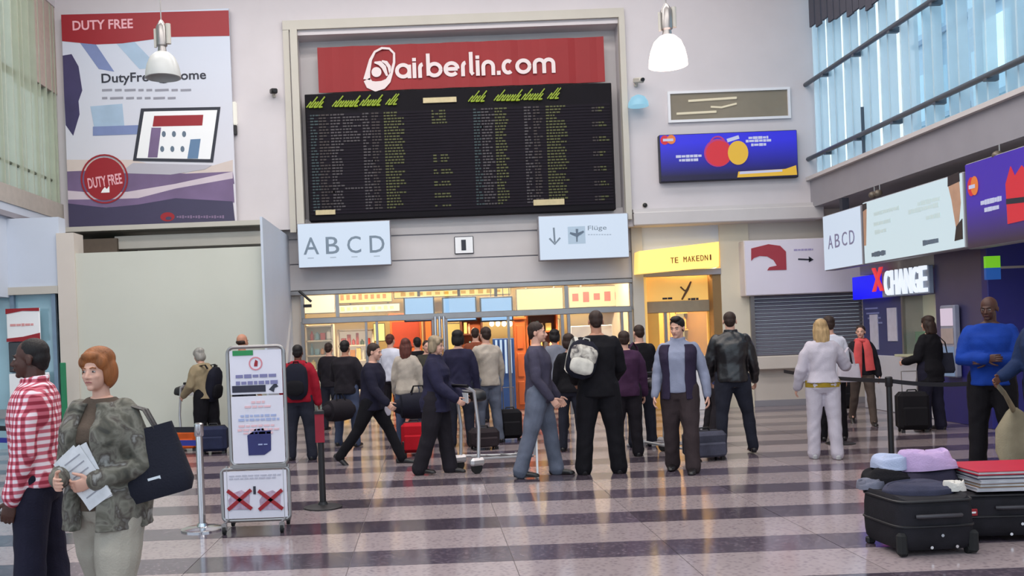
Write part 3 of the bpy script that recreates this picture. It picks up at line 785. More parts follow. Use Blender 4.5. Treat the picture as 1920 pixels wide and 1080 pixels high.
a = pl(1382, 330); b = pl(1468, 318); mb = MB(); mb.prism([pl(1382, 333), pl(1384, 322), pl(1472, 317), pl(1492, 310), pl(1494, 328)], -.018, -.011); mb.build('ribbon', PYl, s4)
mb = MB(); mb.prism([pl(1386, 327), pl(1387, 322), pl(1466, 318), pl(1466, 322)], -.024, -.018); mb.build('ribbon_text', PW, s4)
# box sign with red curl over the shutter
X0, X1, Z0, Z1 = rect(1396, 447, 1612, 551, HY - .35)
s5, w, h = sign_box('kiosk_sign', 'pale grey box sign with a dark red curl and an arrow above the rolling shutter', X0, 9.3, Z0, Z1, HY - .35, mat('sign_lilac', (206, 200, 212), .45, 0, .02, 2, em=.12), .35, M_wall)
pl = L2(s5, HY - .35)
mb = MB(); mb.prism([pl(*q) for q in ((1408, 466), (1440, 458), (1462, 461), (1473, 472), (1474, 506), (1438, 507), (1442, 501), (1456, 498), (1450, 488), (1438, 481), (1424, 480), (1413, 484), (1408, 489))], -.022, -.01); mb.build('logo', mat('logo_dark_red', (160, 50, 62), .5, 0, .03, 4), s5)
mb = MB(); polyline_strip(mb, [pl(1496, 486), pl(1520, 487)], .03, -.018, -.01); mb.prism([pl(1516, 481), pl(1525, 487), pl(1516, 492)], -.018, -.01); mb.build('arrow', INK, s5)
text_bars(s5, pl, [(1488, 1524, 469)], mat('sign_mauve', (160, 150, 190), .5, 0, 0), -.01, .04)

# ---- signs along the right wall (local frame turned -90 degrees: x runs towards the camera)
SXr = XR - .1
def side_sign(name, label, pxa, pya, pxb, pyb, zt, zb_, face, X=SXr, depth=.2, rim=M_greyd):
    ya = atX(pxa, pya, X).y; yb = atX(pxb, pyb, X).y
    o = thing(name, label, 'sign', (X, ya, zb_), -PI / 2)
    w, h = ya - yb, zt - zb_
    bx(0, w, 0, depth, 0, h, .012).build('casing', rim, o)
    bx(.015, w - .015, -.01, 0, .015, h - .015).build('face', face, o)
    def pl(px, py):
        p = atX(px, py, X); return (ya - p.y, p.z - zb_)
    return o, w, h, pl
zt = atX(1700, 358, SXr).z; zbt = atX(1700, 483, SXr).z
s6, w, h, pl = side_sign('gate_sign', 'small white lit sign with grey letters at the far end of the right-hand sign row', 1545, 460, 1616, 450, zt, zbt, LIT)
for k, ch in enumerate('ABCD'):
    x = w * (.14 + .19 * k); text(ch, 'letter', mat('sign_lilac_ink', (140, 140, 175), .5, 0, 0), s6, x, x + w * .13, h * .38, h * .62, -.011)
s6h = MB(); s6h.box((w * .45, .1, h + .12), (.12, .12, .24)); s6h.build('bracket', INK, s6)
s7, w, h, pl = side_sign('lit_advert', 'long pale lit advert with a face at each edge in the right-hand sign row', 1620, 440, 1808, 400, zt + .03, zbt, LIT2)
SKN = mat('print_skin', (190, 150, 125), .5, 0, .1, 6); HRP = mat('print_hair', (48, 40, 42), .5, 0, .1, 6)
FNT = mat('print_faint_green', (184, 202, 204), .5, 0, 0, em=.3)
text_bars(s7, pl, [(1640, 1688, 402), (1640, 1672, 421), (1642, 1664, 436), (1722, 1765, 383), (1705, 1762, 398), (1738, 1765, 409)], FNT, -.011, .07, n=14)
text_bars(s7, pl, [(1636, 1662, 478), (1732, 1762, 456)], INKB, -.011, .09, n=7)
mb = MB(); mb.prism([pl(*q) for q in ((1779, 331), (1800, 322), (1801, 340), (1779, 350))], -.018, -.01); mb.build('print_hair', HRP, s7)
mb = MB(); mb.prism([pl(*q) for q in ((1780, 350), (1800, 340), (1803, 380), (1800, 415), (1795, 430), (1790, 400), (1786, 375))], -.016, -.01); mb.build('print_face', SKN, s7)
mb = MB(); mb.prism([pl(*q) for q in ((1795, 425), (1806, 410), (1807, 448), (1792, 452))], -.019, -.01); mb.build('print_coat', HRP, s7)
mb = MB(); mb.prism([(.02, h * .3), (.09, h * .3), (.16, h * .9), (.03, h * .9)], -.016, -.01); mb.build('print_face', SKN, s7)
mb = MB(); mb.prism([(.02, h * .85), (.16, h * .88), (.16, h * .97), (.02, h * .97)], -.018, -.01); mb.build('print_hair', HRP, s7)
s8, w, h, pl = side_sign('purple_advert', 'purple lit advert with an orange logo and a red figure at the row end', 1813, 400, 1960, 360, zt + .12, zbt - .03, grad_mat('advert_purple', (62, 40, 150), (48, 36, 56), .05, .6, .4))
disc(s8, pl(1823, 350), .085, .13, -.012, PR, 'logo_disc'); disc(s8, pl(1830, 348), .085, .13, -.019, PO, 'logo_disc')
mb = MB(); c = pl(1826, 350); mb.box((c[0], -.029, c[1]), (.14, .006, .05)); mb.build('logo_text', PW, s8)
text_bars(s8, pl, [(1841, 1880, 381), (1848, 1876, 394)], PW, -.012, .07)
mb = MB(); mb.prism([pl(*q) for q in ((1888, 345), (1897, 312), (1905, 330), (1918, 310), (1930, 325), (1935, 410), (1892, 420))], -.02, -.01); mb.build('print_figure', PR, s8)
mb = MB(); polyline_strip(mb, [pl(1890, 378), pl(1925, 374)], .07, -.026, -.02); mb.build('print_mask', INK, s8)
# small loudspeaker lamps above the signs
for q in ((1642, 368), (1652, 366), (1877, 288)):
    p = atX(q[0], q[1], XR); t_ = thing('spot_lamp', {1642: 'small spot lamp above the pale advert, farther of two', 1652: 'small spot lamp above the pale advert, nearer of two', 1877: 'small round spot lamp above the purple advert'}[q[0]], 'lamp', (XR - .02, p.y, zt + .12))
    mb = MB(); mb.tube([(0, 0, .0), (0, 0, .14)], .012, 8); mb.build('stem', M_steel, t_); mb = MB(); mb.ell((-.03, 0, .0), (.07, .06, .06)); mb.build('head', mat('lamp_bronze', (110, 100, 88), .4, .4), t_, True)
# green and blue hanging flag sign
p = at(1862, 490, 13.2); fl = thing('flag_sign', 'small square sign, green above and blue below, on the beige wall beyond the booth', 'sign', (p.x, 13.2, at(1862, 524, 13.2).z))
hh = at(1862, 480, 13.2).z - fl.location.z
bx(-.1, .1, 0, .05, hh * .5, hh).build('green_field', glow('sign_green', (120, 205, 30), .7), fl); bx(-.1, .1, 0, .05, 0, hh * .5).build('blue_field', glow('sign_blue', (18, 80, 160), .7), fl)
bx(.1, 1.5, .02, .04, hh * .45, hh * .55).build('arm', M_steel, fl)

# ================================================================== FIXTURES
def pendant(px, py_top, py_bot, px_w, Y, label, lit, pyc=0):
    c = at(px, py_bot, Y); top = at(px, py_top, Y).z; R_ = px_w * Y / F / 2; H_ = top - c.z
    o = thing('pendant_lamp', label, 'lamp', (c.x, Y, c.z))
    if lit:
        sm = mat('shade_lit', (255, 235, 230), .4, 0, 0, em=2.6, emcol=(255, 225, 214))
    else: sm = mat('shade_grey', (186, 186, 184), .35, 0, .03, 3, trans=0.0)
    prof = [(R_ * 1.0, 0), (R_ * .98, H_ * .2), (R_ * .88, H_ * .5), (R_ * .7, H_ * .78), (R_ * .42, H_ * .95), (R_ * .25, H_)]
    inner = [(r * .93, z * .96 - .004) for r, z in prof][::-1]
    mb = MB(); mb.lathe(prof + inner + [prof[0]], n=32, closed=False); mb.build('shade', sm, o, True)
    mb = MB(); mb.lathe([(R_ * .25, H_), (R_ * .22, H_ + .06), (R_ * .3, H_ + .08), (R_ * .3, H_ + .32), (R_ * .12, H_ + .4), (.01, H_ + .42)], n=20); mb.build('cap', M_steel, o, True)
    mb = MB(); mb.tube([(R_ * .38, 0, H_ + .1), (R_ * .38, 0, H_ + .36)], .035, 10); mb.tube([(-R_ * .36, 0, H_ + .06), (-R_ * .36, 0, H_ + .3)], .02, 8); mb.build('ballast', M_frame, o, True)
    mb = MB(); mb.tube([(0, 0, H_ + .4), (0, 0, 9.7 - c.z)], .008, 6); mb.build('cable', M_steel, o)
    mb = MB(); mb.ell((0, 0, H_ * .45), (R_ * .3, R_ * .3, R_ * .42)); mb.build('bulb', glow('bulb_on', (255, 240, 225), 6.0) if lit else WHT, o, True)
    return o
pendant(1253, 66, 124, 72, 12.5, 'lit white glass pendant lamp hanging to the right of the red banner', True)
pendant(306, 97, 146, 66, 12.5, 'unlit grey dome pendant lamp hanging in front of the huge poster', False)
def camera_unit(p, label, dome=False):
    o = thing('security_camera', label, 'camera', p)
    mb = MB(); mb.box((0, -.02, 0), (.07, .04, .07), None, .01); mb.tube([(0, -.03, 0), (0, -.12, .02)], .015, 8); mb.build('bracket', M_frame, o, True)
    mb = MB(); mb.box((.02, -.18, .05), (.12, .26, .1), E(12, 0, 18), .02); mb.build('housing', M_black if not dome else M_frame, o, True)
    mb = MB(); mb.cyl((.06, -.31, .03), (.07, -.35, .02), .035, 12); mb.build('lens', M_black, o, True)
    return o
camera_unit(at(514, 180, WY), 'small black security camera on the wall between the poster and the flight board')
cu = camera_unit(at(1192, 160, WY), 'white security camera fixed to the wall right of the flight board', True)
o = thing('dome_lamp', 'pale blue dome lamp on a bracket right below the white security camera', 'lamp', at(1192, 195, WY))
mb = MB(); mb.lathe([(.2, -.1), (.19, -.02), (.13, .08), (.05, .12)], (0, -.22, 0), 20); mb.build('shade', glow('dome_blue', (150, 205, 230), .8), o, True)
mb = MB(); mb.tube([(0, 0, .1), (0, -.2, .12)], .02, 8); mb.build('bracket', M_frame, o)
o = thing('wall_lamp', 'slim white bulkhead lamp on the wall right of the huge poster', 'lamp', at(441, 235, WY))
bx(-.03, .05, -.1, 0, .0, .45, .02).build('diffuser', glow('lamp_white', (240, 236, 225), .9), o); bx(-.02, .04, -.09, 0, -.2, -.01, .01).build('housing', M_black, o)
o = thing('wall_sensor', 'tiny black sensor on the wall left below the blue advert', 'sensor', at(1209, 385, WY))
mb = MB(); mb.ell((0, -.02, 0), (.045, .03, .045)); mb.build('cap', M_black, o, True); mb = MB(); mb.cyl((0, 0, 0), (0, -.012, 0), .055, 16); mb.build('plate', M_frame, o)

# ---- rolling shutter
o = thing('rolling_shutter', 'closed grey rolling shutter above the pale counter of the kiosk', 'shutter', (sx0, HY - .02, sbz))
n = 17; hh = (stz - sbz) / n; M_sh = mat('shutter_grey', (118, 118, 130), .45, .25, .04, 3)
me = MB(); me.prism([(0, 0), (9.3 - sx0, 0), (9.3 - sx0, hh * .97), (0, hh * .97)], 0, .05); 
sl = MB(); W_ = 9.3 - sx0
prof = [(.05, 0), (.015, 0), (0, hh * .25), (0, hh * .6), (.03, hh * .97), (.05, hh * .97)]
sl.loft([[(x, y, z) for y, z in prof] for x in (0.05, W_)]); slm = sl.mesh('slat'); slm.materials.append(M_sh)
for k in range(n):
    q = bpy.data.objects.new('slat', slm); COL.objects.link(q); q.parent = o; q.location = (0, -.03, k * hh)
bx(-.03, .05, -.08, .02, 0, stz - sbz).build('guide_rail', M_steel, o)

# ================================================================== SHOP FRONT
fx0, fx1 = at(566, 600, HY).x, at(1186, 600, HY).x
tz = at(870, 592, HY).z
o = thing('glazed_storefront', 'glazed shop front with steel posts and a transom under the grey header', 'shop front', (fx0, HY, 0))
bx(.01, fx1 - fx0 - .01, -.05, .08, tz - .05, tz + .07, .01).build('transom', M_steel, o)
for q, wq in ((569, .07), (688, .05), (708, .05), (814, .06), (838, .06), (955, .05), (1056, .06), (1068, .06), (1168, .05), (1184, .07)):
    x = at(q, 650, HY).x - fx0; bx(x - wq / 2, x + wq / 2, -.03, .07, 0, tz).build('post', M_steel, o)
for q in (567, 632, 1062, 1184):
    x = at(q, 560, HY).x - fx0; bx(x - .035, x + .035, -.02, .06, tz, hb - .1).build('upper_post', M_steel, o)
M_sg = mat('shop_glass', (235, 240, 235), .03, 0, 0, alpha=.1, spec=.6)
for a_, b_ in ((569, 632), (632, 838), (838, 1062), (1062, 1184)):
    bx(at(a_, 560, HY).x - fx0 + .04, at(b_, 560, HY).x - fx0 - .04, .0, .012, tz + .07, hb - .1).build('upper_pane', M_sg, o)
for a_, b_ in ((569, 688), (1068, 1168)):
    bx(at(a_, 650, HY).x - fx0 + .04, at(b_, 650, HY).x - fx0 - .03, .0, .012, .05, tz - .05).build('pane', M_sg, o)
mb = MB(); mb.tube([at(562, 546, HY) - Vector((fx0, HY + .12, 0)), at(585, 566, HY) - Vector((fx0, HY + .12, 0))], .025, 8); mb.build('door_closer', M_black, o)
mb = MB(); x = at(575, 574, HY).x - fx0; mb.box((x + .03, -.1, at(575, 574, HY).z), (.16, .08, .06)); mb.build('door_closer', M_black, o)
# rotating-door like bright steel columns in front of the entrance
for i_, q in enumerate((818, 826, 834)):
    x = at(q, 650, HY - .25).x; t_ = thing('steel_column', 'slender bright steel column at the middle of the shop entrance', 'column', (x, HY - .25, 0), group='steel columns of the shop entrance')
    mb = MB(); mb.cyl((0, 0, 0), (0, 0, tz), .03, 14); mb.build('shaft', M_chrome, t_, True); mb = MB(); mb.cyl((0, 0, 0), (0, 0, .02), .045, 14); mb.build('base_plate', M_steel, t_)
# interior shell
IY = 24.0
mb = MB(); addbx(mb, fx0 - 1.2, 5.2, IY, IY + .2, 0, 3.4); struct('wall_shop_back', mat('shop_wall', (214, 190, 140), .7, 0, .06, 1), mb)
mb = MB(); addbx(mb, fx0 - 1.4, fx0 - 1.2, HY + .3, IY, 0, 3.4); struct('wall_shop_left', mat('shop_wall', (214, 190, 140), .7), mb)
struct('wall_shop_right', mat('shop_wall2', (205, 190, 165), .7), bx(px1 - .12, px1 - .02, HY + .3, IY, 0, 3.4))
struct('ceiling_shop', mat('shop_ceiling', (214, 196, 150), .7), bx(fx0 - 1.2, 8.3, HY + .3, IY + .2, 3.2, 3.4))
for x in (-1.7, -.2, 1.3, 2.8, 4.0):
    area('shop_ceiling_lamp', (x, 20.2, 3.15), (math.radians(28), 0, 0), 1.0, .4, 120, (1.0, .82, .54))
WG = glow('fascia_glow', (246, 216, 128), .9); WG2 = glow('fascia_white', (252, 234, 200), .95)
def interior_sign(label, x0, y0, x1, y1, Y, face, letters=None, lc=None):
    X0, X1, Z0, Z1 = rect(x0, y0, x1, y1, Y)
    s, w, h = sign_box('shop_fascia', label, X0, X1, Z0, Z1, Y, face, .12, M_steel)
    bx(w * .2, w * .2 + .03, .04, .07, h, 3.2 - Z0).build('hanger', M_steel, s); bx(w * .8, w * .8 + .03, .04, .07, h, 3.2 - Z0).build('hanger', M_steel, s)
    if letters:
        n = letters
        for k in range(n):
            mb = MB(); x = w * (.06 + .88 * k / n); ww = w * .5 / n
            mb.box((x + ww / 2, -.015, h * .5), (ww, .012, h * random.uniform(.3, .5))); mb.build('letter', lc, s)
    return s
ORG = glow('letter_orange', (220, 120, 30), .9); RDG = glow('letter_red', (220, 90, 70), .8)
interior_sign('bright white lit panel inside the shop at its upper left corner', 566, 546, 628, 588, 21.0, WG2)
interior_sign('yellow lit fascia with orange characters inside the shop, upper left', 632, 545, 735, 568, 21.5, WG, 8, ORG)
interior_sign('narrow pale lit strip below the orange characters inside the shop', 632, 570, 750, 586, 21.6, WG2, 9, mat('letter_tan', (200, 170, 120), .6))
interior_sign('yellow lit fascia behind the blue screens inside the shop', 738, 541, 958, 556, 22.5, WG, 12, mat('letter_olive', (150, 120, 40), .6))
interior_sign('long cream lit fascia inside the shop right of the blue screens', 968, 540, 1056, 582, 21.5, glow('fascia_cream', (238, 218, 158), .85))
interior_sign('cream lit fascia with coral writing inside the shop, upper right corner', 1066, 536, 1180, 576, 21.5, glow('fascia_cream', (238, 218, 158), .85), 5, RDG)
# blue screens
SCR = glow('screen_blue', (150, 195, 238), .95)
for i_, (xa, xb, lb) in enumerate(((757, 815, 'pale blue monitor hanging behind the transom, leftmost of three'), (829, 894, 'pale blue monitor hanging behind the transom, middle of three'), (900, 962, 'pale blue monitor hanging behind the transom, rightmost of three'))):
    Yq = 20.2; X0, X1, Z0, Z1 = rect(xa, 556, xb, 603, Yq)
    s = thing('hanging_monitor', lb, 'screen', (X0, Yq, Z0)); w, h = X1 - X0, Z1 - Z0
    bx(0, w, 0, .08, 0, h, .01).build('casing', INK, s); bx(.03, w - .03, -.006, 0, .03, h - .03).build('display', SCR, s)
    mb = MB(); mb.box((w / 2, .06, h + (3.2 - Z1) / 2), (.06, .06, 3.2 - Z1)); mb.build('hanger', INK, s)
# shelving and goods
PRODC = [(190, 60, 50), (230, 200, 120), (70, 90, 60), (230, 225, 215), (60, 60, 70), (200, 130, 50), (120, 160, 170), (240, 180, 150)]
PM = [mat('goods_%s' % n_, c_, .5, 0, 0) for n_, c_ in zip(('red', 'straw', 'olive', 'white', 'slate', 'amber', 'aqua', 'peach'), PRODC)]
def shelf_unit(label, x0, x1, Y, ztop, rows, frame, back, seed, glowb=0):
    rnd = random.Random(seed)
    o = thing('shelf_unit', label, 'shelf', ((x0 + x1) / 2, Y, 0)); w = x1 - x0
    bx(-w / 2, w / 2, .32, .36, 0, ztop).build('back_panel', back, o)
    for s_ in (-1, 1): bx(s_ * w / 2 - .02, s_ * w / 2 + .02, 0, .36, 0, ztop).build('side_panel', frame, o)
    for r in range(rows + 1):
        z = .1 + (ztop - .15) * r / rows
        bx(-w / 2, w / 2, 0, .34, z, z + .03).build('shelf_board', frame, o)
        if r == rows: break
        x = -w / 2 + .06
        while x < w / 2 - .12:
            ww = rnd.uniform(.06, .14); hh_ = min(rnd.uniform(.12, .3), (ztop - .15) / rows - .07)
            k_ = rnd.randrange(3); mt = rnd.choice(PM)
            kind_ = ('box', 'bottle', 'pack')[k_]
            g = thing('goods_' + kind_, mt.name[6:] + ' ' + kind_ + ' on ' + label + ', ' + ('lowest', 'second', 'third', 'fourth', 'fifth', 'sixth')[r] + ' board', kind_, (o.location.x + x + ww / 2, Y + .15, z + .031), 0, 'goods on ' + label)
            if k_ == 0: b_ = MB(); b_.box((0, 0, hh_ / 2), (ww * .9, .14, hh_), None, .008)
            elif k_ == 1: b_ = MB(); b_.lathe([(ww * .4, 0), (ww * .42, hh_ * .6), (ww * .18, hh_ * .8), (ww * .16, hh_)], n=10)
            else: b_ = MB(); b_.box((0, 0, hh_ * .4), (ww * .85, .16, hh_ * .8), None, .02); b_.box((0, 0, hh_ * .85), (ww * .3, .05, hh_ * .2))
            b_.build('package', mt, g)
            x += ww + .015
    return o
M_shw = mat('shelf_white', (226, 214, 190), .5, 0, .02, 3); M_wood = mat('wood_orange', (176, 84, 34), .5, 0, .15, 3, stretch=(1, 1, .2)); M_wdk = mat('wood_brown', (96, 48, 28), .5, 0, .15, 3, stretch=(1, 1, .2))
shelf_unit('white shelf at the left end of the shop', at(574, 650, 20.0).x, at(624, 650, 20.0).x, 20.0, 2.0, 6, M_shw, M_shw, 1)
shelf_unit('long pale shelf behind the left windows', at(634, 650, 22.5).x, at(700, 650, 22.5).x, 22.5, 1.9, 5, M_shw, glow('shelf_back_lit', (255, 225, 190), .5), 2)
shelf_unit('wooden shelf right of the blue stripes', at(990, 650, 22.0).x, at(1046, 650, 22.0).x, 22.0, 2.1, 5, M_wood, M_wdk, 3)
shelf_unit('dark shelf in the shop middle', at(866, 650, 22.4).x, at(905, 650, 22.4).x, 22.4, 2.1, 5, M_wdk, M_wood, 4)
def cabinet(label, x0, x1, Y, h, m1, m2):
    o = thing('display_cabinet', label, 'cabinet', (at((x0 + x1) / 2, 660, Y).x, Y, 0)); w = at(x1, 660, Y).x - at(x0, 660, Y).x
    bx(-w / 2, w / 2, 0, .4, 0, h, .01).build('carcass', m1, o)
    for k in range(3): bx(-w / 2 + .05, w / 2 - .05, -.02, 0, .1 + k * h / 3.2, h / 3.2 * (k + 1) - .0, .005).build('door', m2, o)
    bx(-w / 2 - .03, w / 2 + .03, -.04, .42, h, h + .06, .01).build('cornice', m1, o)
    return o
cabinet('tall orange wooden cabinet behind the woman with long brown hair', 733, 792, 21.6, 2.15, M_wood, mat('panel_rust', (150, 50, 26), .5, 0, .1, 3))
cabinet('orange wooden cabinet right of the blue striped display', 966, 986, 20.9, 1.95, M_wood, M_wood)
cabinet('dark brown cabinet behind the steel columns', 795, 814, 21.0, 2.2, M_wdk, M_wood)
Yq = 20.6; X0, X1, Z0, Z1 = rect(925, 637, 965, 700, Yq)
s = thing('striped_display', 'upright display of blue and white stripes below four bright bulbs', 'display', ((X0 + X1) / 2, Yq, 0))
bx((X0 - X1) / 2, (X1 - X0) / 2, 0, .12, 0, Z1 + .03, .01).build('board', mat('display_navy', (36, 70, 130), .4), s)
for k in range(4):
    x = (X0 - X1) / 2 + .05 + k * (X1 - X0 - .06) / 4; bx(x, x + .045, -.02, 0, Z0, Z1).build('stripe', glow('stripe_white', (200, 222, 245), .8), s)
for k in range(4):
    c = at(922 + k * 11.5, 607, 20.4); b_ = thing('hanging_bulb', ['leftmost', 'second', 'third', 'rightmost'][k] + ' of four bright bulbs above the blue striped display', 'lamp', (c.x, 20.4, c.z))
    mb = MB(); mb.ell((0, 0, 0), (.05, .05, .06)); mb.build('globe', glow('bulb_white', (255, 246, 225), 3.0), b_, True)
    mb = MB(); mb.tube([(0, 0, .05), (0, 0, 3.2 - c.z)], .008, 6); mb.build('cord', INK, b_); mb = MB(); mb.cyl((0, 0, .045), (0, 0, .1), .022, 10); mb.build('socket', INK, b_)
# pale poster wall in the right bay, lit yellow wall strip
Yq = 20.3; X0, X1, Z0, Z1 = rect(1072, 610, 1150, 720, Yq)
s, w, h = sign_box('shop_window_poster', 'pale grey printed panel behind the right glass bay of the shop', X0, X1, .0, Z1, Yq, patch_mat('poster_mottled', [(186, 176, 178), (206, 196, 190), (176, 150, 132)], 3.0), .04, M_white)
Yq = 22.8; X0, X1, Z0, Z1 = rect(838, 606, 866, 720, Yq)
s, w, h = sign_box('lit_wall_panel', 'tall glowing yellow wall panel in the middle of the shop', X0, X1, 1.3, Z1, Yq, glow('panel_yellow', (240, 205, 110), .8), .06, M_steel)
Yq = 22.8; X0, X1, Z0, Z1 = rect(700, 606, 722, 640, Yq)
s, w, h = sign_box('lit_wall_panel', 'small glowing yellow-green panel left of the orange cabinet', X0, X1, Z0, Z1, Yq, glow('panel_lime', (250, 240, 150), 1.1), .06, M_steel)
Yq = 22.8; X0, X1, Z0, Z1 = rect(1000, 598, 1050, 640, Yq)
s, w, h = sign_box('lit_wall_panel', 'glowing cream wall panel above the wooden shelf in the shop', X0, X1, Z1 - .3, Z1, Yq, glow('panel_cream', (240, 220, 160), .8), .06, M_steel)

# ================================================================== CAFE PORTAL
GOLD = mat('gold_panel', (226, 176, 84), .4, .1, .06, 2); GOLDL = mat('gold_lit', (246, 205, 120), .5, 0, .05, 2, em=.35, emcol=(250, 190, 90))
gy_ = HY
struct('wall_cafe_right', mat('bronze_dark', (140, 110, 70), .5, .2, .05, 3), bx(at(1338, 600, gy_).x, cx1 + .02, gy_ - .02, gy_ + 3.5, 0, at(1340, 510, gy_).z))
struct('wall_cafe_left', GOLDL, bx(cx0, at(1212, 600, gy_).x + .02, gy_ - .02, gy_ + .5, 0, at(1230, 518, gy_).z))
struct('wall_cafe_back', mat('cafe_wall', (214, 180, 120), .6, 0, .05, 2), bx(cx0, cx1, 22.8, 23, 0, 3.3))
struct('trim_cafe_header', M_greyd, bx(cx0, cx1, gy_ - .06, gy_ + .2, at(1275, 517, gy_).z, at(1275, 506, gy_).z))
# sloped lit sign above the portal: nearer at its left end
o = thing('cafe_sign', 'glowing yellow lightbox with small dark characters above the gold portal', 'sign', (cx0 - .05, gy_ - .02, at(1275, 508, gy_).z))
zb0 = o.location.z
q = lambda px, py, Y: (at(px, py, Y).x - o.location.x, Y - o.location.y, at(px, py, Y).z - zb0)
A_, B_, C_, D_ = q(1197, 513, gy_ - .5), q(1348, 500, gy_ - .12), q(1348, 453, gy_ - .12), q(1198, 471, gy_ - .5)
mb = MB(); mb.add([A_, B_, C_, D_, (A_[0], .35, A_[2]), (B_[0], .35, B_[2]), (C_[0], .35, C_[2]), (D_[0], .35, D_[2])], [(0, 1, 2, 3), (5, 4, 7, 6), (0, 4, 5, 1), (3, 2, 6, 7), (0, 3, 7, 4), (1, 5, 6, 2)])
mb.build('lightbox', mat('lightbox_yellow', (250, 205, 110), .5, 0, .0, em=.95, emcol=(252, 212, 118)), o)
Av, Bv, Dv = Vector(A_), Vector(B_), Vector(D_)
for k, ch in enumerate('TE MAKEDNI'):
    if ch == ' ': continue
    t = (.41 + .053 * k); P_ = Av + (Bv - Av) * t + (Dv - Av) * .45
    lt = text(ch, 'letter', mat('letter_umber', (120, 70, 20), .6, 0, 0), o, -.035, .035, -.05, .06, 0, th=.01); lt.location = P_ + Vector((0, -.012, 0)); lt.rotation_euler = (0, 0, math.atan2(Bv.y - Av.y, Bv.x - Av.x))
o = thing('cafe_portal', 'gold framed glass portal of the cafe with a dark branching mark', 'portal', (cx0, gy_ + .3, 0))
xa, xb = at(1212, 600, gy_ + .3).x - cx0, at(1336, 600, gy_ + .3).x - cx0
z1 = at(1275, 518, gy_).z; z2 = at(1275, 563, gy_).z; z3 = at(1275, 585, gy_).z
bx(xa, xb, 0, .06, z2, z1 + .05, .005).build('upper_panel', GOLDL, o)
bx(xa, xb, -.04, .1, z3, z2, .01).build('lintel', mat('lintel_taupe', (150, 138, 118), .5, .1), o)
bx(xa, xa + .25, -.02, .08, 0, z3).build('jamb', GOLD, o); bx(xa + .36, xa + .42, -.02, .06, 0, z3).build('door_stile', M_steel, o); bx(xb - .1, xb, -.02, .08, 0, z3).build('jamb', GOLD, o)
bx(xa + .42, xb - .1, 0, .012, .02, z3).build('pane', M_sg, o)
cxm = at(1285, 545, gy_ + .3).x - cx0
mb = MB(); polyline_strip(mb, [(cxm - .08, z2 + .02), (cxm + .04, z2 + .22), (cxm + .12, z1 - .1)], [.03, .05, .03], -.02, 0); polyline_strip(mb, [(cxm - .1, z1 - .2), (cxm - .02, z2 + .2), (cxm + .04, z2 + .22)], .03, -.02, 0); mb.build('emblem', mat('emblem_umber', (96, 66, 30), .5), o)
text_bars(o, lambda a_, b_: (at(a_, b_, gy_ + .3).x - cx0, at(a_, b_, gy_ + .3).z), [(1242, 1262, 560), (1290, 1312, 561)], INK, -.002, .05)
shelf_unit('glass shelf inside the gold cafe', at(1268, 650, 21.2).x, at(1312, 650, 21.2).x, 21.2, 2.0, 5, mat('shelf_gold', (220, 190, 120), .4), glow('shelf_gold_lit', (252, 222, 150), .6), 9)
s = thing('cafe_curtain', 'pale green-gold vertical panel of strips at the right of the cafe door', 'curtain', (at(1327, 650, 20.6).x, 20.6, 0))
for k in range(7): bx(-.16 + k * .048, -.125 + k * .048, 0, .02, .3, 2.1).build('strip', mat('strip_gold', (206, 196, 130), .5, 0, .1, 4, em=.2), s)
for x, y in ((5.0, 20.5), (5.2, 22.0)): area('cafe_ceiling_lamp', (x, y, 3.1), (0, 0, 0), 1.0, .6, 70, (1.0, .76, .42))
area('cafe_ceiling_lamp', (at(1290, 500, 19.6).x, 19.75, 2.9), (math.radians(-35), 0, 0), .9, .3, 45, (1.0, .74, .40))  # added lamp, tilted outward to lay a warm streak on the floor
s = thing('cafe_counter', 'low white panelled counter front in the cafe entrance', 'counter', (at(1330, 800, 19.0).x, 19.0, 0))
bx(-.35, .33, 0, .3, 0, 1.02, .01).build('body', M_white, s); bx(-.38, .36, -.03, .33, 1.02, 1.07, .01).build('top', M_frame, s)

# ================================================================== EXCHANGE BOOTH
BX = 8.2
y_a = atX(1614, 600, BX).y; y_b = atX(1755, 600, BX).y; y_c = atX(1850, 600, BX).y
o = thing('exchange_booth', 'exchange booth with blue posters, cream window, pale counter and dark blue end wall', 'booth', (BX, y_a, 0), -PI / 2)
NAV = mat('booth_navy', (40, 42, 110), .5, 0, .04, 2); SLT = mat('booth_slate', (72, 68, 104), .45, 0, .04, 1.5); DN = mat('booth_deep_blue', (30, 30, 112), .45, 0, .05, 2)
w1 = y_a - y_b; w2 = y_a - y_c
ct = atX(1690, 668, BX).z; top = zbt - .02; sgb = (atX(1614, 562, BX).z + atX(1755, 549, BX).z) / 2; sgt = (atX(1614, 516, BX).z + atX(1755, 496, BX).z) / 2
xm = y_a - atX(1690, 600, BX).y
bx(0, w1, .02, .5, 0, ct, .01).build('counter', mat('counter_pale', (196, 196, 206), .5, 0, .03, 2), o)
bx(xm - .05, w1 + .02, -.12, .3, ct, ct + .04, .005).build('counter_top', mat('counter_edge', (190, 190, 160), .4), o)
bx(0, xm, .05, .12, ct, sgb).build('poster_board', mat('board_slate_blue', (62, 66, 112), .5, 0, .04, 2), o)
for xa_, xb_, za_, zb2 in ((.28, .28 + (xm) * .2, .1, .62), (xm * .62, xm * .84, .25, .72)):
    bx(xa_, xb_, .035, .05, ct + za_ * (sgb - ct), ct + zb2 * (sgb - ct) + .1).build('notice', mat('notice_white', (198, 196, 212), .5, 0, .08, 8), o)
mb = MB()
for k in range(4): mb.box((.35 + .05 * k, .045, sgb - .18 - .09 * k), (.5, .01, .03))
mb.build('small_print', mat('print_lilac', (130, 136, 180), .5, 0, 0), o)
bx(xm, w1, .35, .4, ct, sgb).build('window_back', mat('booth_cream', (196, 192, 160), .6, 0, .05, 2, em=.12), o)
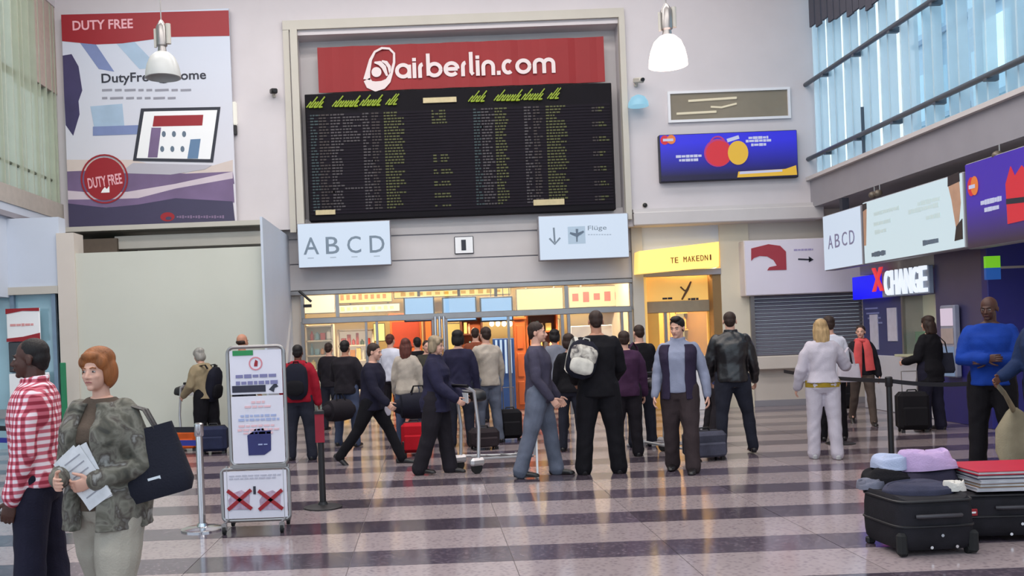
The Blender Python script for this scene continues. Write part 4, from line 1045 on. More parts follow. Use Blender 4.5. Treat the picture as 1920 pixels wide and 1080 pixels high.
bx(xm, xm + .06, 0, .4, ct, sgb).build('window_post', M_steel, o); bx(xm + .95 * (w1 - xm) / 2, xm + .95 * (w1 - xm) / 2 + .06, .3, .36, ct, sgb).build('window_post', M_cream, o)
bx(xm + .06, xm + .55, .2, .24, ct + .05, ct + .42).build('green_screen', mat('booth_green', (34, 112, 58), .5, 0, .1, 5), o)
bx(xm, w1, .04, .05, ct + .04, sgb).build('glass', M_sg, o)
bx(0, w1, .02, .5, sgt, top + .1).build('fascia', mat('fascia_greige', (170, 168, 165), .5), o)
bx(w1, w2, 0, .55, 0, top + .2, .01).build('end_wall', SLT, o)
bx(w1 + .02, w2 - .02, -.02, 0, .0, 1.25, .005).build('lower_cladding', DN, o)
bx(w2, w2 + .16, -.06, .55, 0, top + .2, .01).build('jamb', DN, o)
# lit sign: blue field, red E and white word
EX = thing('exchange_sign', 'bright lit sign over the exchange booth, blue field then red and white lettering', 'sign', (BX - .11, y_a, sgb), -PI / 2)
hh = sgt - sgb
bx(-.06, w1 * .40, 0, .1, 0, hh * .93, .01).build('blue_field', glow('exchange_blue', (8, 8, 240), 1.0), EX)
bx(w1 * .40, w1, .02, .1, 0, hh, .01).build('back_plate', mat('plate_pale', (150, 160, 180), .5), EX)
text('X', 'letter', glow('exchange_red', (232, 60, 66), .9), EX, w1 * .30, w1 * .45, hh * .25, hh * 1.18, -.002, th=.03, offset=.03)
WH = glow('exchange_white', (232, 240, 250), 1.0)
for k, ch in enumerate('CHANGE'):
    x = w1 * (.46 + .09 * k); text(ch, 'letter', WH, EX, x, x + w1 * .078, hh * .06, hh * 1.0, .018, th=.04, offset=.012)
# cash machine
ya = atX(1772, 640, BX - .06).y; yb = atX(1799, 640, BX - .06).y
am = thing('cash_machine', 'narrow lit cash machine set in the slate end wall of the booth', 'cash machine', (BX - .13, ya, 0), -PI / 2)
zt_, zb3 = atX(1785, 572, BX).z, atX(1785, 706, BX).z; w = ya - yb
bx(0, w, 0, .1, zb3, zt_, .02).build('casing', mat('atm_grey', (150, 152, 172), .4, .1), am)
bx(.03, w - .03, -.01, 0, zt_ - .32, zt_ - .05, .005).build('header', glow('atm_white', (222, 205, 225), .75), am)
bx(.03, w - .03, -.01, 0, zt_ - .6, zt_ - .36, .003).build('panel', mat('atm_beige', (176, 160, 158), .5), am)
bx(.03, w - .03, -.01, 0, zt_ - 1.1, zt_ - .64, .003).build('screen', glow('atm_blue', (126, 148, 182), .6), am)
bx(.06, w - .06, -.06, 0, zb3 + .1, zb3 + .22, .01).build('keypad', M_steel, am)

# ================================================================== LOWER LEFT SIGNS
Yq = PYn - .1; X0, X1, Z0, Z1 = rect(12, 578, 75, 640, Yq)
s, w, h = sign_box('red_white_sign', 'white notice with wavy red top and bottom bands on the teal glass at far left', X0, X1, Z0, Z1, Yq, WHT, .03, WHT)
mb = MB(); mb.prism([(0, h), (w, h), (w, h * .9), (w * .5, h * .92), (0, h * .84)], -.02, -.01); mb.build('red_band', RED, s)
mb = MB(); mb.prism([(0, 0), (w, 0), (w, h * .24), (w * .5, h * .14), (0, h * .1)], -.02, -.01); mb.build('red_band', RED, s)
text_bars(s, lambda a_, b_: (a_, b_), [(w * .12, w * .85, h * .5)], mat('print_rose', (214, 150, 150), .5, 0, 0), -.01, .05)
X0, X1, Z0, Z1 = rect(14, 641, 42, 698, Yq - .05)
s, w, h = sign_box('black_display', 'black display screen directly under the red and white notice', X0, X1 + .25, Z0, Z1, Yq, mat('screen_off', (24, 24, 30), .2), .06, INK)
X0, X1, Z0, Z1 = rect(18, 700, 60, 800, Yq)
s, w, h = sign_box('white_leaflet_board', 'white leaflet board below the black display at far left', X0, X1 + .3, .0, Z1, Yq, WHT, .05, M_white)
text_bars(s, lambda a_, b_: (a_, b_), [(w * .2, w * .5, h * .8), (w * .2, w * .4, h * .72), (w * .2, w * .45, h * .6)], INKB, -.01, .03)
p = ground(119, 830)
s = thing('green_post', 'narrow upright green sign panel between the man in checks and the woman with red hair', 'sign', (at(119, 740, 15.9).x, 15.9, 0))
bx(-.045, .045, 0, .05, at(119, 800, 15.9).z, at(119, 680, 15.9).z, .01).build('panel', mat('green_panel', (30, 120, 80), .5, 0, .05, 4), s)
bx(-.03, .03, .01, .04, 0.02, at(119, 800, 15.9).z).build('leg', M_steel, s); bx(-.2, .2, -.1, .2, 0, .02).build('base', M_steel, s)
# ================================================================== PEOPLE
def bake(jobs):
    """jobs: (name, MB, voxel, smooth_iter, folds) -> evaluated remeshed meshes; one depsgraph pass for the whole batch"""
    tmp = []
    for nm, mb, vox, it, folds in jobs:
        me = bpy.data.meshes.new('tmp'); me.from_pydata(mb.v, [], mb.f)
        bm = bmesh.new(); bm.from_mesh(me); bmesh.ops.recalc_face_normals(bm, faces=bm.faces); bm.to_mesh(me); bm.free()
        o = bpy.data.objects.new('tmp', me); COL.objects.link(o)
        r = o.modifiers.new('r', 'REMESH'); r.mode = 'VOXEL'; r.voxel_size = vox; r.adaptivity = 0
        if it:
            s_ = o.modifiers.new('s', 'SMOOTH'); s_.factor = .5; s_.iterations = it
        tmp.append(o)
    dg = bpy.context.evaluated_depsgraph_get(); out = []
    for o, (nm, mb, vox, it, folds) in zip(tmp, jobs):
        me = bpy.data.meshes.new_from_object(o.evaluated_get(dg)); me.name = nm
        if folds:
            n = len(me.vertices); a = np.empty(n * 3); me.vertices.foreach_get('co', a); a = a.reshape(-1, 3)
            nn = np.empty(n * 3); me.vertices.foreach_get('normal', nn); nn = nn.reshape(-1, 3)
            ph = hash_phase(nm, len(mb.v))
            w_ = .5 * np.sin(a[:, 0] * 19 + a[:, 2] * 6 + ph) + .4 * np.sin(a[:, 1] * 23 - a[:, 2] * 9 + ph * 2)
            msk = .5 + .5 * np.sin(a[:, 2] * 8.3 + a[:, 0] * 11 + ph * 3) * np.cos(a[:, 0] * 9 - a[:, 1] * 12 + ph)
            f_ = np.sin(a[:, 2] * 34 + 24 * a[:, 0] * np.sign(a[:, 0]) + 3 * w_ + ph) * .8 * msk + np.sin(a[:, 2] * 17 - 26 * a[:, 0] + 17 * a[:, 1] + 2 * w_) * .5 + np.sin(a[:, 2] * 61 + a[:, 0] * 40 + a[:, 1] * 35 + 3 * w_) * .3 * (1 - msk)
            a += nn * (f_ * folds)[:, None]; a[:, 2] = np.maximum(a[:, 2], 0.0)
            me.vertices.foreach_set('co', a.ravel()); me.update()
        me.polygons.foreach_set('use_smooth', [True] * len(me.polygons))
        out.append(me)
    for o in tmp:
        m_ = o.data; bpy.data.objects.remove(o); bpy.data.meshes.remove(m_)
    return out
def sd_(nm): return 1 if nm == 'L' else -1
def hash_phase(nm, n): return (sum(map(ord, nm)) * 13 + n) % 628 / 100.0
def join_meshes(name, ms):
    bm = bmesh.new()
    for m_ in ms: bm.from_mesh(m_)
    me = bpy.data.meshes.new(name); bm.to_mesh(me); bm.free()
    me.polygons.foreach_set('use_smooth', [True] * len(me.polygons))
    for m_ in ms: bpy.data.meshes.remove(m_)
    return me
def skin_mat(name, c): return mat(name, c, .5, 0, .05, 12, .06, 60, spec=.35)
SK = {'fair': skin_mat('skin_fair', (206, 158, 138)), 'tan': skin_mat('skin_tan', (180, 128, 104)), 'dark': skin_mat('skin_dark', (74, 46, 38)), 'brown': skin_mat('skin_brown', (104, 66, 50))}
EYE = mat('eye_white', (168, 158, 152), .2, 0, 0); IRIS = mat('eye_dark', (36, 24, 20), .15, 0, 0); LIP = mat('lip', (150, 84, 80), .45, 0, 0); BROWM = mat('eyebrow', (44, 32, 28), .8, 0, 0)
def hair_mat(name, c): return mat(name, c, .55, 0, .35, 30, .5, 120, stretch=(1, 1, .15), spec=.3)
HR = {'black': hair_mat('hair_black', (24, 18, 18)), 'dark': hair_mat('hair_dark_brown', (48, 32, 26)), 'auburn': hair_mat('hair_auburn', (138, 82, 44)), 'blond': hair_mat('hair_blond', (168, 138, 98)),
      'ash': hair_mat('hair_ash_blond', (146, 128, 104)), 'redbrown': hair_mat('hair_red_brown', (86, 44, 36)), 'grey': hair_mat('hair_grey', (142, 138, 132))}
LEATH = mat('shoe_black', (26, 22, 24), .4, 0, .1, 6); SUEDE = mat('shoe_brown', (84, 66, 56), .8, 0, .1, 6); SNEAK = mat('shoe_pale', (170, 168, 170), .6, 0, .08, 6)

def person(label, px, py, rot, H=1.75, Y=None, top=('shirt', None, {}), bottom=('trousers', None, {}), hair=('short', 'dark'), skin='fair',
           legL=(0, 4, 0), legR=(0, 4, 0), armL=(3, 8, 10, 0), armR=(3, 8, 10, 0), lean=0, twist=0, head=(0, 0), build=1.0, shoes=LEATH, group=None, fem=False, det=1.0, grip=(25, 25), extra=None, hold=False):
    g0 = ground(px, py) if Y is None else Vector((at(px, 800, Y).x, Y, 0))
    root = thing('person', label, 'person', (g0.x, g0.y, 0), math.radians(rot), group)
    s = H / 1.75; rd = math.radians
    hipz = .525 * H; hw = .052 * H
    RX = lambda a: Matrix.Rotation(rd(a), 3, 'X'); RZ = lambda a: Matrix.Rotation(rd(a), 3, 'Z')
    # ---- legs
    thL, shL = .245 * H, .235 * H
    J = {}
    for sd, leg, nm in ((1, legL, 'L'), (-1, legR, 'R')):
        a, b, k = leg; hp = Vector((sd * hw, 0, hipz))
        th = Vector((sd * math.sin(rd(b)), -math.sin(rd(a)) * math.cos(rd(b)), -math.cos(rd(a)) * math.cos(rd(b))))
        sh = Vector((sd * math.sin(rd(b * .6)), -math.sin(rd(a - k)), -math.cos(rd(a - k)))).normalized()
        kn = hp + th * thL; an = kn + sh * shL
        J[nm] = [hp, kn, an, sh, a - k]
    low = min(J['L'][2].z, J['R'][2].z); dz = .048 * H - low
    for nm in 'LR':
        for i in range(3): J[nm][i] = J[nm][i] + Vector((0, 0, dz))
    hipz += dz; hip = Vector((0, 0, hipz))
    def T(z, t=None):    # torso frame at relative height z (fraction of H above hip level .525H)
        t = max(0, min(1, (z - .525) / .3)) if t is None else t
        R_ = RZ(twist * t) @ RX(lean * (.35 + .65 * t)) if z > .525 else Matrix.Identity(3)
        # position integrates the lean
        n = 6; p = hip.copy(); dzv = (z - .525) * H
        if dzv <= 0: return p + Vector((0, 0, dzv)), Matrix.Identity(3)
        for i in range(n):
            tt = (i + .5) / n * t
            p += (RX(lean * (.35 + .65 * tt)) @ Vector((0, 0, dzv / n)))
        return p, R_
    def ring(z, rx, ry, yo=0, n=20, ex=2.4, xo=0):
        p, R_ = T(z); out = []
        for k in range(n):
            a = 2 * PI * k / n; c, s_ = math.cos(a), math.sin(a)
            out.append(p + R_ @ Vector((xo + rx * H * abs(c) ** (2 / ex) * (1 if c >= 0 else -1), yo * H + ry * H * abs(s_) ** (2 / ex) * (1 if s_ >= 0 else -1), 0)))
        return out
    B = build
    if fem: base = [(.465, .070, .055, 0), (.50, .098, .070, .004), (.53, .099, .072, .006), (.57, .088, .062, .002), (.62, .072, .052, 0), (.67, .076, .055, -.002), (.72, .087, .066, -.008), (.76, .088, .060, -.004), (.79, .087, .050, 0), (.812, .076, .042, .004), (.832, .048, .034, .005), (.85, .032, .03, .004)]
    else: base = [(.465, .070, .055, 0), (.50, .092, .066, .003), (.53, .094, .067, .003), (.58, .088, .063, 0), (.63, .086, .062, -.002), (.68, .092, .065, -.003), (.73, .100, .068, -.004), (.77, .104, .062, 0), (.80, .101, .052, .003), (.82, .084, .043, .005), (.838, .054, .037, .006), (.855, .036, .034, .005)]
    gb = [(z, max(rx, .0945) if z < .53 else rx, max(ry, .068) if z < .53 else ry, yo) for z, rx, ry, yo in base]
    sh_x = .084 if fem else .098
    # ---- shoulders / arms
    AJ = {}
    for sd, arm, nm in ((1, armL, 'L'), (-1, armR, 'R')):
        sw, ab, el, inw = arm; p, R_ = T(.797)
        sp = p + R_ @ Vector((sd * sh_x * B ** .5 * H, .004 * H, 0))
        ua = R_ @ Vector((sd * math.sin(rd(ab)), -math.sin(rd(sw)) * math.cos(rd(ab)), -math.cos(rd(sw)) * math.cos(rd(ab))))
        c_ = math.cos(rd(inw)); fa = R_ @ Vector((sd * (math.sin(rd(ab * .5)) * (1 - abs(inw) / 90) - math.sin(rd(inw))), -math.sin(rd(sw + el)) * c_, -math.cos(rd(sw + el)) * c_)).normalized()
        if lean: ua = (RX(-lean * .7) @ ua); fa = (RX(-lean * .7) @ fa)
        e_ = sp + ua * (.172 * H); w_ = e_ + fa * (.15 * H)
        AJ[nm] = (sp, e_, w_, ua.normalized(), fa.normalized())
    # ---- body core
    core = MB(); core.loft([ring(z, rx * .97, ry * .95, yo) for z, rx, ry, yo in base])
    for nm in 'LR':
        hp, kn, an, sh, fa_ = J[nm]
        core.tube([hp + Vector((0, 0, .03 * H)), hp.lerp(kn, .3), kn, kn.lerp(an, .3), an], [.054 * H * B, .048 * H * B, .031 * H, .031 * H, .021 * H], 12, True)
        sp, e_, w_, ua, fa = AJ[nm]
        core.tube([sp, sp.lerp(e_, .4), e_, e_.lerp(w_, .3), w_], [.026 * H, .026 * H, .021 * H, .021 * H, .014 * H], 10, True)
        ft = Vector((0, -1, 0)); core.tube([an + Vector((0, .01, -.01 * H)), an + ft * .05 * H + Vector((0, 0, -.022 * H))], [.016 * H, .010 * H], 8, True)
    # ---- head and neck
    pn, Rn = T(.845); hy, hpit = head
    Rh = RZ(twist + hy) @ RX(lean * .35 + hpit)
    nk = pn + Rn @ Vector((0, .006 * H, -.02 * H)); hc = T(.86)[0] + (RX(lean * .5) @ Vector((0, -.006 * H, .066 * H)))
    q = .97 * s * (.96 if fem else 1.0)
    def hp_(x, y, z): return hc + Rh @ (Vector((x, y, z)) * q)
    hd = MB()
    def el_(mb, c, r, R2=None): mb.ell(hp_(*c), (r[0] * q, r[1] * q, r[2] * q), Rh if R2 is None else Rh @ R2, 18, 12)
    el_(hd, (0, .014, .03), (.075, .094, .088)); el_(hd, (0, -.034, -.03), (.061, .058, .085)); el_(hd, (0, -.028, -.068), (.050, .054, .042)); el_(hd, (0, -.072, -.096), (.022, .018, .018))
    el_(hd, (0, -.078, .016), (.048, .014, .010)); el_(hd, (.034, -.066, -.03), (.022, .02, .02)); el_(hd, (-.034, -.066, -.03), (.022, .02, .02))
    hd.tube([hp_(0, -.084, .004), hp_(0, -.098, -.018), hp_(0, -.108, -.034)], [.008 * q, .010 * q, .012 * q], 10, True)
    el_(hd, (.012, -.096, -.038), (.009, .009, .007)); el_(hd, (-.012, -.096, -.038), (.009, .009, .007))
    el_(hd, (0, -.088, -.060), (.021, .010, .006)); el_(hd, (0, -.087, -.069), (.018, .010, .006))
    for sd in (1, -1): el_(hd, (sd * .077, .012, -.012), (.009, .019, .031), Matrix.Rotation(rd(sd * -15), 3, 'Z'))
    nr_ = .046 if fem else .056
    hd.tube([nk, nk.lerp(hp_(0, .02, -.07), .5), hp_(0, .018, -.05)], [(nr_ * 1.15 * s, nr_ * 1.05 * s), (nr_ * s, nr_ * s), (nr_ * .98 * s, nr_ * s)], 14, True)
    # ---- hands
    hands = MB(); HW = {}
    for sd, nm in ((1, 'L'), (-1, 'R')):
        sp, e_, w_, ua, fa = AJ[nm]; h_ = .98 * s * (.93 if fem else 1)
        curl = grip[0 if nm == 'L' else 1]
        inn = Vector((-sd, 0, 0)); inn = (inn - fa * inn.dot(fa)).normalized()         # palm normal (towards the body)
        fwd = inn.cross(fa) * (1 if inn.cross(fa).y < 0 else -1)
        if abs(fwd.y) < .3 and fwd.z < 0 and abs(fa.y) > .7: fwd = -fwd
        w0 = w_ - fa * .03
        hands.tube([e_.lerp(w_, .55), w_ - fa * .01, w_ + fa * .02 * h_, w_ + fa * .055 * h_, w_ + fa * .088 * h_], [(.02 * H, .018 * H), (.028 * h_, .02 * h_), (.032 * h_, .017 * h_), (.041 * h_, .015 * h_), (.040 * h_, .012 * h_)], 12, True, flat=fwd)
        for k, (lt, ln) in enumerate(((.031, .068), (.0105, .077), (-.010, .072), (-.030, .057))):
            b0 = w_ + fa * .082 * h_ + fwd * lt * h_; pts = [b0 - fa * .02 * h_, b0]; d = fa.copy(); an_ = 0
            for i, fr in enumerate((.42, .33, .25)):
                an_ += rd(curl * (.7, 1.1, .8)[i]); d = fa * math.cos(an_) + inn * math.sin(an_) + fwd * lt * .8
                pts.append(pts[-1] + d.normalized() * ln * fr * h_)
            hands.tube(pts, [.0090 * h_, .0092 * h_, .0088 * h_, .0082 * h_, .007 * h_], 8, True)
        b0 = w_ + fa * .025 * h_ + fwd * .028 * h_
        d1 = (fa * .6 + fwd * .75 + inn * .25).normalized(); d2 = (fa * .85 + fwd * .35 + inn * .4).normalized()
        p1 = b0 + d1 * .035 * h_; p2 = p1 + d2 * .03 * h_
        hands.tube([b0 - d1 * .01, p1, p2, p2 + (d2 + inn * .3).normalized() * .024 * h_], [.014 * h_, .011 * h_, .0098 * h_, .008 * h_], 8, True)
        HW[nm] = root.matrix_basis.copy() if False else (w_ + fa * .08 * h_ + inn * .02)
    # ---- clothes
    tk, tm, to = top; bk, bm_, bo = bottom
    th_ = to.get('th', .012); hem = to.get('hem', .50); jobs = []
    vx = .012 / det
    jobs.append(('core', core, .02, 1, 0)); jobs.append(('head', hd, .0062 if det >= 1 else .0075, 1, 0)); jobs.append(('hands', hands, .0052 if det >= 1 else .006, 1, 0))
    # trousers or skirt
    bt = MB(); bth = bo.get('th', .010); loose = bo.get('loose', 1.0)
    if bk == 'skirt':
        bt.loft([ring(z, rx, ry) for z, rx, ry in ((bo.get('hem', .25), .12, .10), (.35, .118, .095), (.45, .112, .09), (.53, .105, .08), (.60, .086, .066))])
    else:
        bt.loft([ring(z, rx + bth / H * .9, ry + bth / H, yo) for z, rx, ry, yo in base if z < .60] + [ring(.605, .084 + bth / H, .060 + bth / H, 0)])
        for nm in 'LR':
            hp, kn, an, sh, fa_ = J[nm]; boot = bo.get('boot', 0)
            ank = an.lerp(kn, -.06); 
            bt.tube([hp + Vector((0, 0, .02 * H)), hp.lerp(kn, .3), hp.lerp(kn, .7), kn, kn.lerp(an, .35), kn.lerp(an, .8), ank], [(.057 * H * B + bth * .5, .062 * H * B + bth * .5), .052 * H * B + bth, .041 * H * B + bth * loose, .036 * H + bth * loose, .035 * H + bth * loose, .028 * H + bth * 1.3 * loose, .030 * H + bth * 1.3 * loose], 14, True, flat=(1, 0, 0))
    jobs.append((bk, bt, vx, 2, .0035))
    # upper garment
    ga = MB(); vest = to.get('open')
    rings = [ring(z, rx * (1 + .06 * (B - 1)) + th_ / H, (ry + th_ / H) * (B if .4 < z < .78 else 1), yo) for z, rx, ry, yo in gb if z > hem and z < .84]
    flare = to.get('flare', 0)
    r0_ = [(z, rx, ry, yo) for z, rx, ry, yo in gb if z > hem][0]
    hemr = ring(hem, (r0_[1] + (th_ + flare) / H), (r0_[2] * B + (th_ + flare) / H), r0_[3])
    allr = [hemr] + [r_ for r_ in rings] + ([ring(.845, .044 + th_ / H * .5, .041 + th_ / H * .5, .004), ring(.856, .039, .037, .003)] if to.get('collar') or to.get('hood') else [ring(.842, .040 + th_ / H * .3, .038 + th_ / H * .3, .006)])
    ga.loft(allr)
    if to.get('sleeve', 1):
        sl_ = to.get('sleeve', 1)
        for nm in 'LR':
            sp, e_, w_, ua, fa = AJ[nm]
            pts = [sp - Vector((sd_(nm) * .02, 0, 0)), sp.lerp(e_, .35), sp.lerp(e_, .75), e_, e_.lerp(w_, .35), e_.lerp(w_, .95)]
            rr_ = [.030 * H + th_ * .6, .029 * H + th_ * .9, .026 * H + th_, .0245 * H + th_, .0225 * H + th_, .017 * H + th_ * .9]
            if sl_ == .5: pts = pts[:3]; rr_ = [.034 * H + th_, .033 * H + th_, .034 * H + th_]
            ga.tube(pts, rr_, 12, True)
    pc, Rc = T(.85)
    if to.get('collar', 0):
        for k in range(2): 
            ga.tube([pc + Rc @ Vector((.044 * H * math.cos(a), .004 * H + .042 * H * math.sin(a), .006 * H * (1 + .8 * math.sin(a)) + k * .01)) for a in [2 * PI * i / 14 for i in range(15)]], .010, 8)
    if to.get('hood'):
        ga.ell(pc + Rc @ Vector((0, .062 * H, -.03 * H)), (.07 * H, .035 * H, .045 * H), Rc); ga.tube([pc + Rc @ Vector((.055 * H * math.cos(a), .01 * H + .05 * H * math.sin(a), -.004 * H)) for a in [2 * PI * i / 14 for i in range(15)]], .018, 8)
    jobs.append((tk, ga, vx, 2, to.get('folds', .005)))
    names = {}
    if vest:     # open vest or jacket shell over the shirt, gap at the front
        vs_ = MB(); gp = vest.get('gap', 26); zz = [b for b in gb if b[0] > vest.get('hem', .49) and b[0] < .835]; loops = []
        zz = [(vest.get('hem', .49), zz[0][1] + .004, zz[0][2] + .004, zz[0][3])] + zz
        for z, rx, ry, yo in zz:
            p, R_ = T(z); o_ = []; i_ = []
            g_ = gp * (1.0 if z < .75 else .9)
            for k in range(22):
                a = rd(-90 + g_ + (360 - 2 * g_) * k / 21); c, s2 = math.cos(a), math.sin(a)
                f = lambda t_: p + R_ @ Vector(((rx * (1 + .06 * (B - 1)) * H + t_) * abs(c) ** .83 * (1 if c >= 0 else -1), yo * H + (ry * H + t_) * (B if .4 < z < .78 else 1) * abs(s2) ** .83 * (1 if s2 >= 0 else -1), 0))
                o_.append(f(vest.get('th', .034))); i_.append(f(.004))
            loops.append(o_ + i_[::-1])
        vs_.loft(loops)
        if vest.get('sleeve'):
            for nm in 'LR':
                sp, e_, w_, ua, fa = AJ[nm]
                vs_.tube([sp - Vector((sd_(nm) * .02, 0, 0)), sp.lerp(e_, .4), e_, e_.lerp(w_, .4), e_.lerp(w_, .93)], [.031 * H + .02, .030 * H + .02, .027 * H + .019, .025 * H + .018, .021 * H + .018], 12, True)
        jobs.append((vest['name'], vs_, .011, 2, .003))
    # hair
    hs, hcol = hair; hm = MB()
    if hs in ('short', 'crop', 'quiff', 'bob', 'long', 'bun', 'curly', 'shaggy', 'bald_ring'):
        if hs == 'crop': el_(hm, (0, .020, .040), (.0775, .090, .0815)); el_(hm, (0, .046, .002), (.0715, .066, .072)); el_(hm, (0, .058, -.035), (.054, .045, .045))
        elif hs == 'bald_ring': el_(hm, (0, .038, -.008), (.079, .078, .048))
        else:
            el_(hm, (0, .022, .044), (.083, .096, .084)); el_(hm, (0, .048, .0), (.077, .068, .074)); el_(hm, (0, .058, -.036), (.060, .05, .05))
            el_(hm, (.060, .02, .02), (.022, .035, .045)); el_(hm, (-.060, .02, .02), (.022, .035, .045))
        if hs == 'quiff': el_(hm, (0, -.05, .108), (.055, .045, .028)); el_(hm, (0, -.01, .112), (.06, .06, .03))
        if hs in ('bob', 'shaggy', 'curly'):
            k_ = {'bob': 1.1, 'shaggy': 1.0, 'curly': 1.25}[hs]
            for sd in (1, -1): el_(hm, (sd * .066, .025, -.012), (.034 * k_, .062, .088)); el_(hm, (sd * .055, -.03, .05), (.035, .045, .045))
            el_(hm, (0, .062, -.03), (.078 * k_, .055 * k_, .088)); el_(hm, (0, -.058, .085), (.062, .036, .028)); el_(hm, (0, .02, .07), (.092, .1, .075))
        if hs in ('long', 'curly'):
            dn = -.30 if hs == 'long' else -.17
            hm.tube([hp_(0, .05, .05), hp_(0, .082, -.04), hp_(0, .092, -.14)] + ([hp_(0, .092, dn)] if hs == 'long' else [hp_(0, .085, dn)]), [(.075 * q, .04 * q), (.088 * q, .042 * q), (.095 * q, .036 * q), (.07 * q, .024 * q)], 14, True, flat=(Rh @ Vector((1, 0, 0))))
            for sd in (1, -1): hm.tube([hp_(sd * .06, .0, .05), hp_(sd * .078, .03, -.04), hp_(sd * .08, .05, -.15)], [.03 * q, .032 * q, .024 * q], 10, True)
        if hs == 'bun': el_(hm, (0, .115, .03), (.035, .03, .035))
        jobs.append(('hair', hm, .0075, 1, .0022 if hs not in ('crop',) else .0008))
    # shoes
    for nm in 'LR':
        hp, kn, an, sh, ang = J[nm]; so = MB(); k_ = s
        pit = Matrix.Rotation(rd(max(-40, min(40, -(ang)))) if an.z > .075 * H else 0, 3, 'X')
        bz = an + pit @ Vector((0, 0, -.048 * H))
        fq = lambda x, y, z: bz + pit @ Vector((x * k_, y * k_, z * k_))
        so.tube([fq(0, .055, .035), fq(0, .0, .04), fq(0, -.08, .034), fq(0, -.16, .026), fq(0, -.185, .022)], [(.034 * k_, .032 * k_), (.036 * k_, .038 * k_), (.043 * k_, .030 * k_), (.042 * k_, .022 * k_), (.03 * k_, .018 * k_)], 14, True, flat=(1, 0, 0))
        so.tube([fq(0, .01, .04), fq(0, .015, bo.get('boot', 0) * .3 + .1)], [.037 * k_, .036 * k_ + (.015 if bo.get('boot') else 0)], 12, True)
        so.tube([fq(0, .07, .010), fq(0, -.06, .010), fq(0, -.17, .010), fq(0, -.20, .012)], [(.033 * k_, .011), (.04 * k_, .011), (.044 * k_, .011), (.03 * k_, .010)], 12, True, flat=(1, 0, 0))
        jobs.append(('shoe', so, .008, 1, 0))
    ms = bake(jobs); k = 3
    core_m = join_meshes('body', ms[:3]); core_m.materials.append(SK[skin])
    def put(nm, me, m_):
        me.materials.clear(); me.materials.append(m_); o_ = bpy.data.objects.new(nm, me); COL.objects.link(o_); o_.parent = root; return o_
    put('body', core_m, SK[skin])
    for (nm, *_), me in list(zip(jobs, ms))[3:]:
        m_ = {bk: bm_, tk: tm, 'hair': HR[hcol], 'shoe': shoes}.get(nm)
        if vest and nm == vest['name']: m_ = vest['mat']
        put(nm, me, m_)
    # eyes, brows, lips
    for sd in (1, -1):
        e = MB(); e.ell(hp_(sd * .031, -.0805, -.002), (.0125 * q, .0085 * q, .0062 * q), Rh, 12, 8); eo = e.build('eye', EYE, root, True)
        e = MB(); e.ell(hp_(sd * .031, -.0876, -.002), (.0056 * q, .0026 * q, .0056 * q), Rh, 10, 6); e.build('iris', IRIS, eo, True)
        e = MB(); e.tube([hp_(sd * .016, -.0925, .017), hp_(sd * .032, -.0915, .022), hp_(sd * .046, -.082, .017)], .0035 * q, 6, True); e.build('eyebrow', HR[hcol] if hs != 'none' else BROWM, root)
    e = MB(); e.tube([hp_(-.020, -.091, -.064), hp_(-.006, -.098, -.061), hp_(0, -.0975, -.063), hp_(.006, -.098, -.061), hp_(.020, -.091, -.064)], [.003 * q, .0045 * q, .0045 * q, .0045 * q, .003 * q], 6, True)
    e.build('mouth', mat('lip_brown', (96, 52, 46), .4, 0, 0) if skin in ('dark', 'brown') else LIP, root, True)
    M = Matrix.Translation(root.location) @ root.rotation_euler.to_matrix().to_4x4()
    info = {'root': root, 'M': M, 'hand': {k_: M @ (AJ[k_][2] + AJ[k_][4] * .085 * s) for k_ in 'LR'}, 'sh': {k_: M @ AJ[k_][0] for k_ in 'LR'}, 'T': lambda z: (M @ T(z)[0], M.to_3x3() @ T(z)[1]), 'H': H, 'local': T, 'hp': lambda x, y, z: M @ hp_(x, y, z), 'AJ': AJ, 'J': J, 'elbow': {k_: M @ AJ[k_][1] for k_ in 'LR'}}
    return info

# fabrics
NAVY = fabric('cloth_navy', (30, 28, 44)); BLK = fabric('cloth_black', (20, 18, 23)); BLK2 = fabric('cloth_charcoal', (34, 30, 36)); JEAN = fabric('denim_mid', (66, 74, 98), .25); JEANL = fabric('denim_light', (94, 99, 114), .28)
JEAND = fabric('denim_dark', (38, 39, 50), .2); REDH = fabric('fleece_red', (146, 22, 40)); CREAM = fabric('wool_cream', (176, 164, 152)); BEI = fabric('coat_beige', (142, 126, 100)); GRYS = fabric('sweater_slate', (66, 62, 78)); SHB = fabric('shirt_pale_blue', (132, 136, 156), .1)
WHTF = fabric('cloth_white', (186, 178, 188), .08); BLUF = fabric('jacket_blue', (18, 54, 138), .15); TAU = fabric('trouser_taupe', (84, 72, 66)); SAND = fabric('trouser_sand', (158, 150, 138), .08); PLUM = fabric('jacket_plum', (62, 36, 62)); NVW = fabric('coat_navy_wool', (38, 36, 58)); BRNT = fabric('trouser_dark_brown', (56, 46, 48))
LEA = mat('leather_black', (20, 18, 22), .35, 0, .1, 8, .3, 30, spec=.6); WHSH = fabric('shirt_white', (206, 206, 218), .06); CORAL = fabric('scarf_coral', (206, 84, 84), .2); NVBAG = fabric('bag_navy', (26, 26, 38)); KHAKI = fabric('coat_khaki', (150, 140, 118))
PLAID = check_mat('plaid_red', (232, 214, 220), (196, 96, 112), (140, 30, 52), .04)
TWEED = patch_mat('patterned_jacket', [(56, 54, 48), (84, 80, 70), (112, 108, 98), (70, 62, 56), (140, 138, 134)], 11)

P = {}
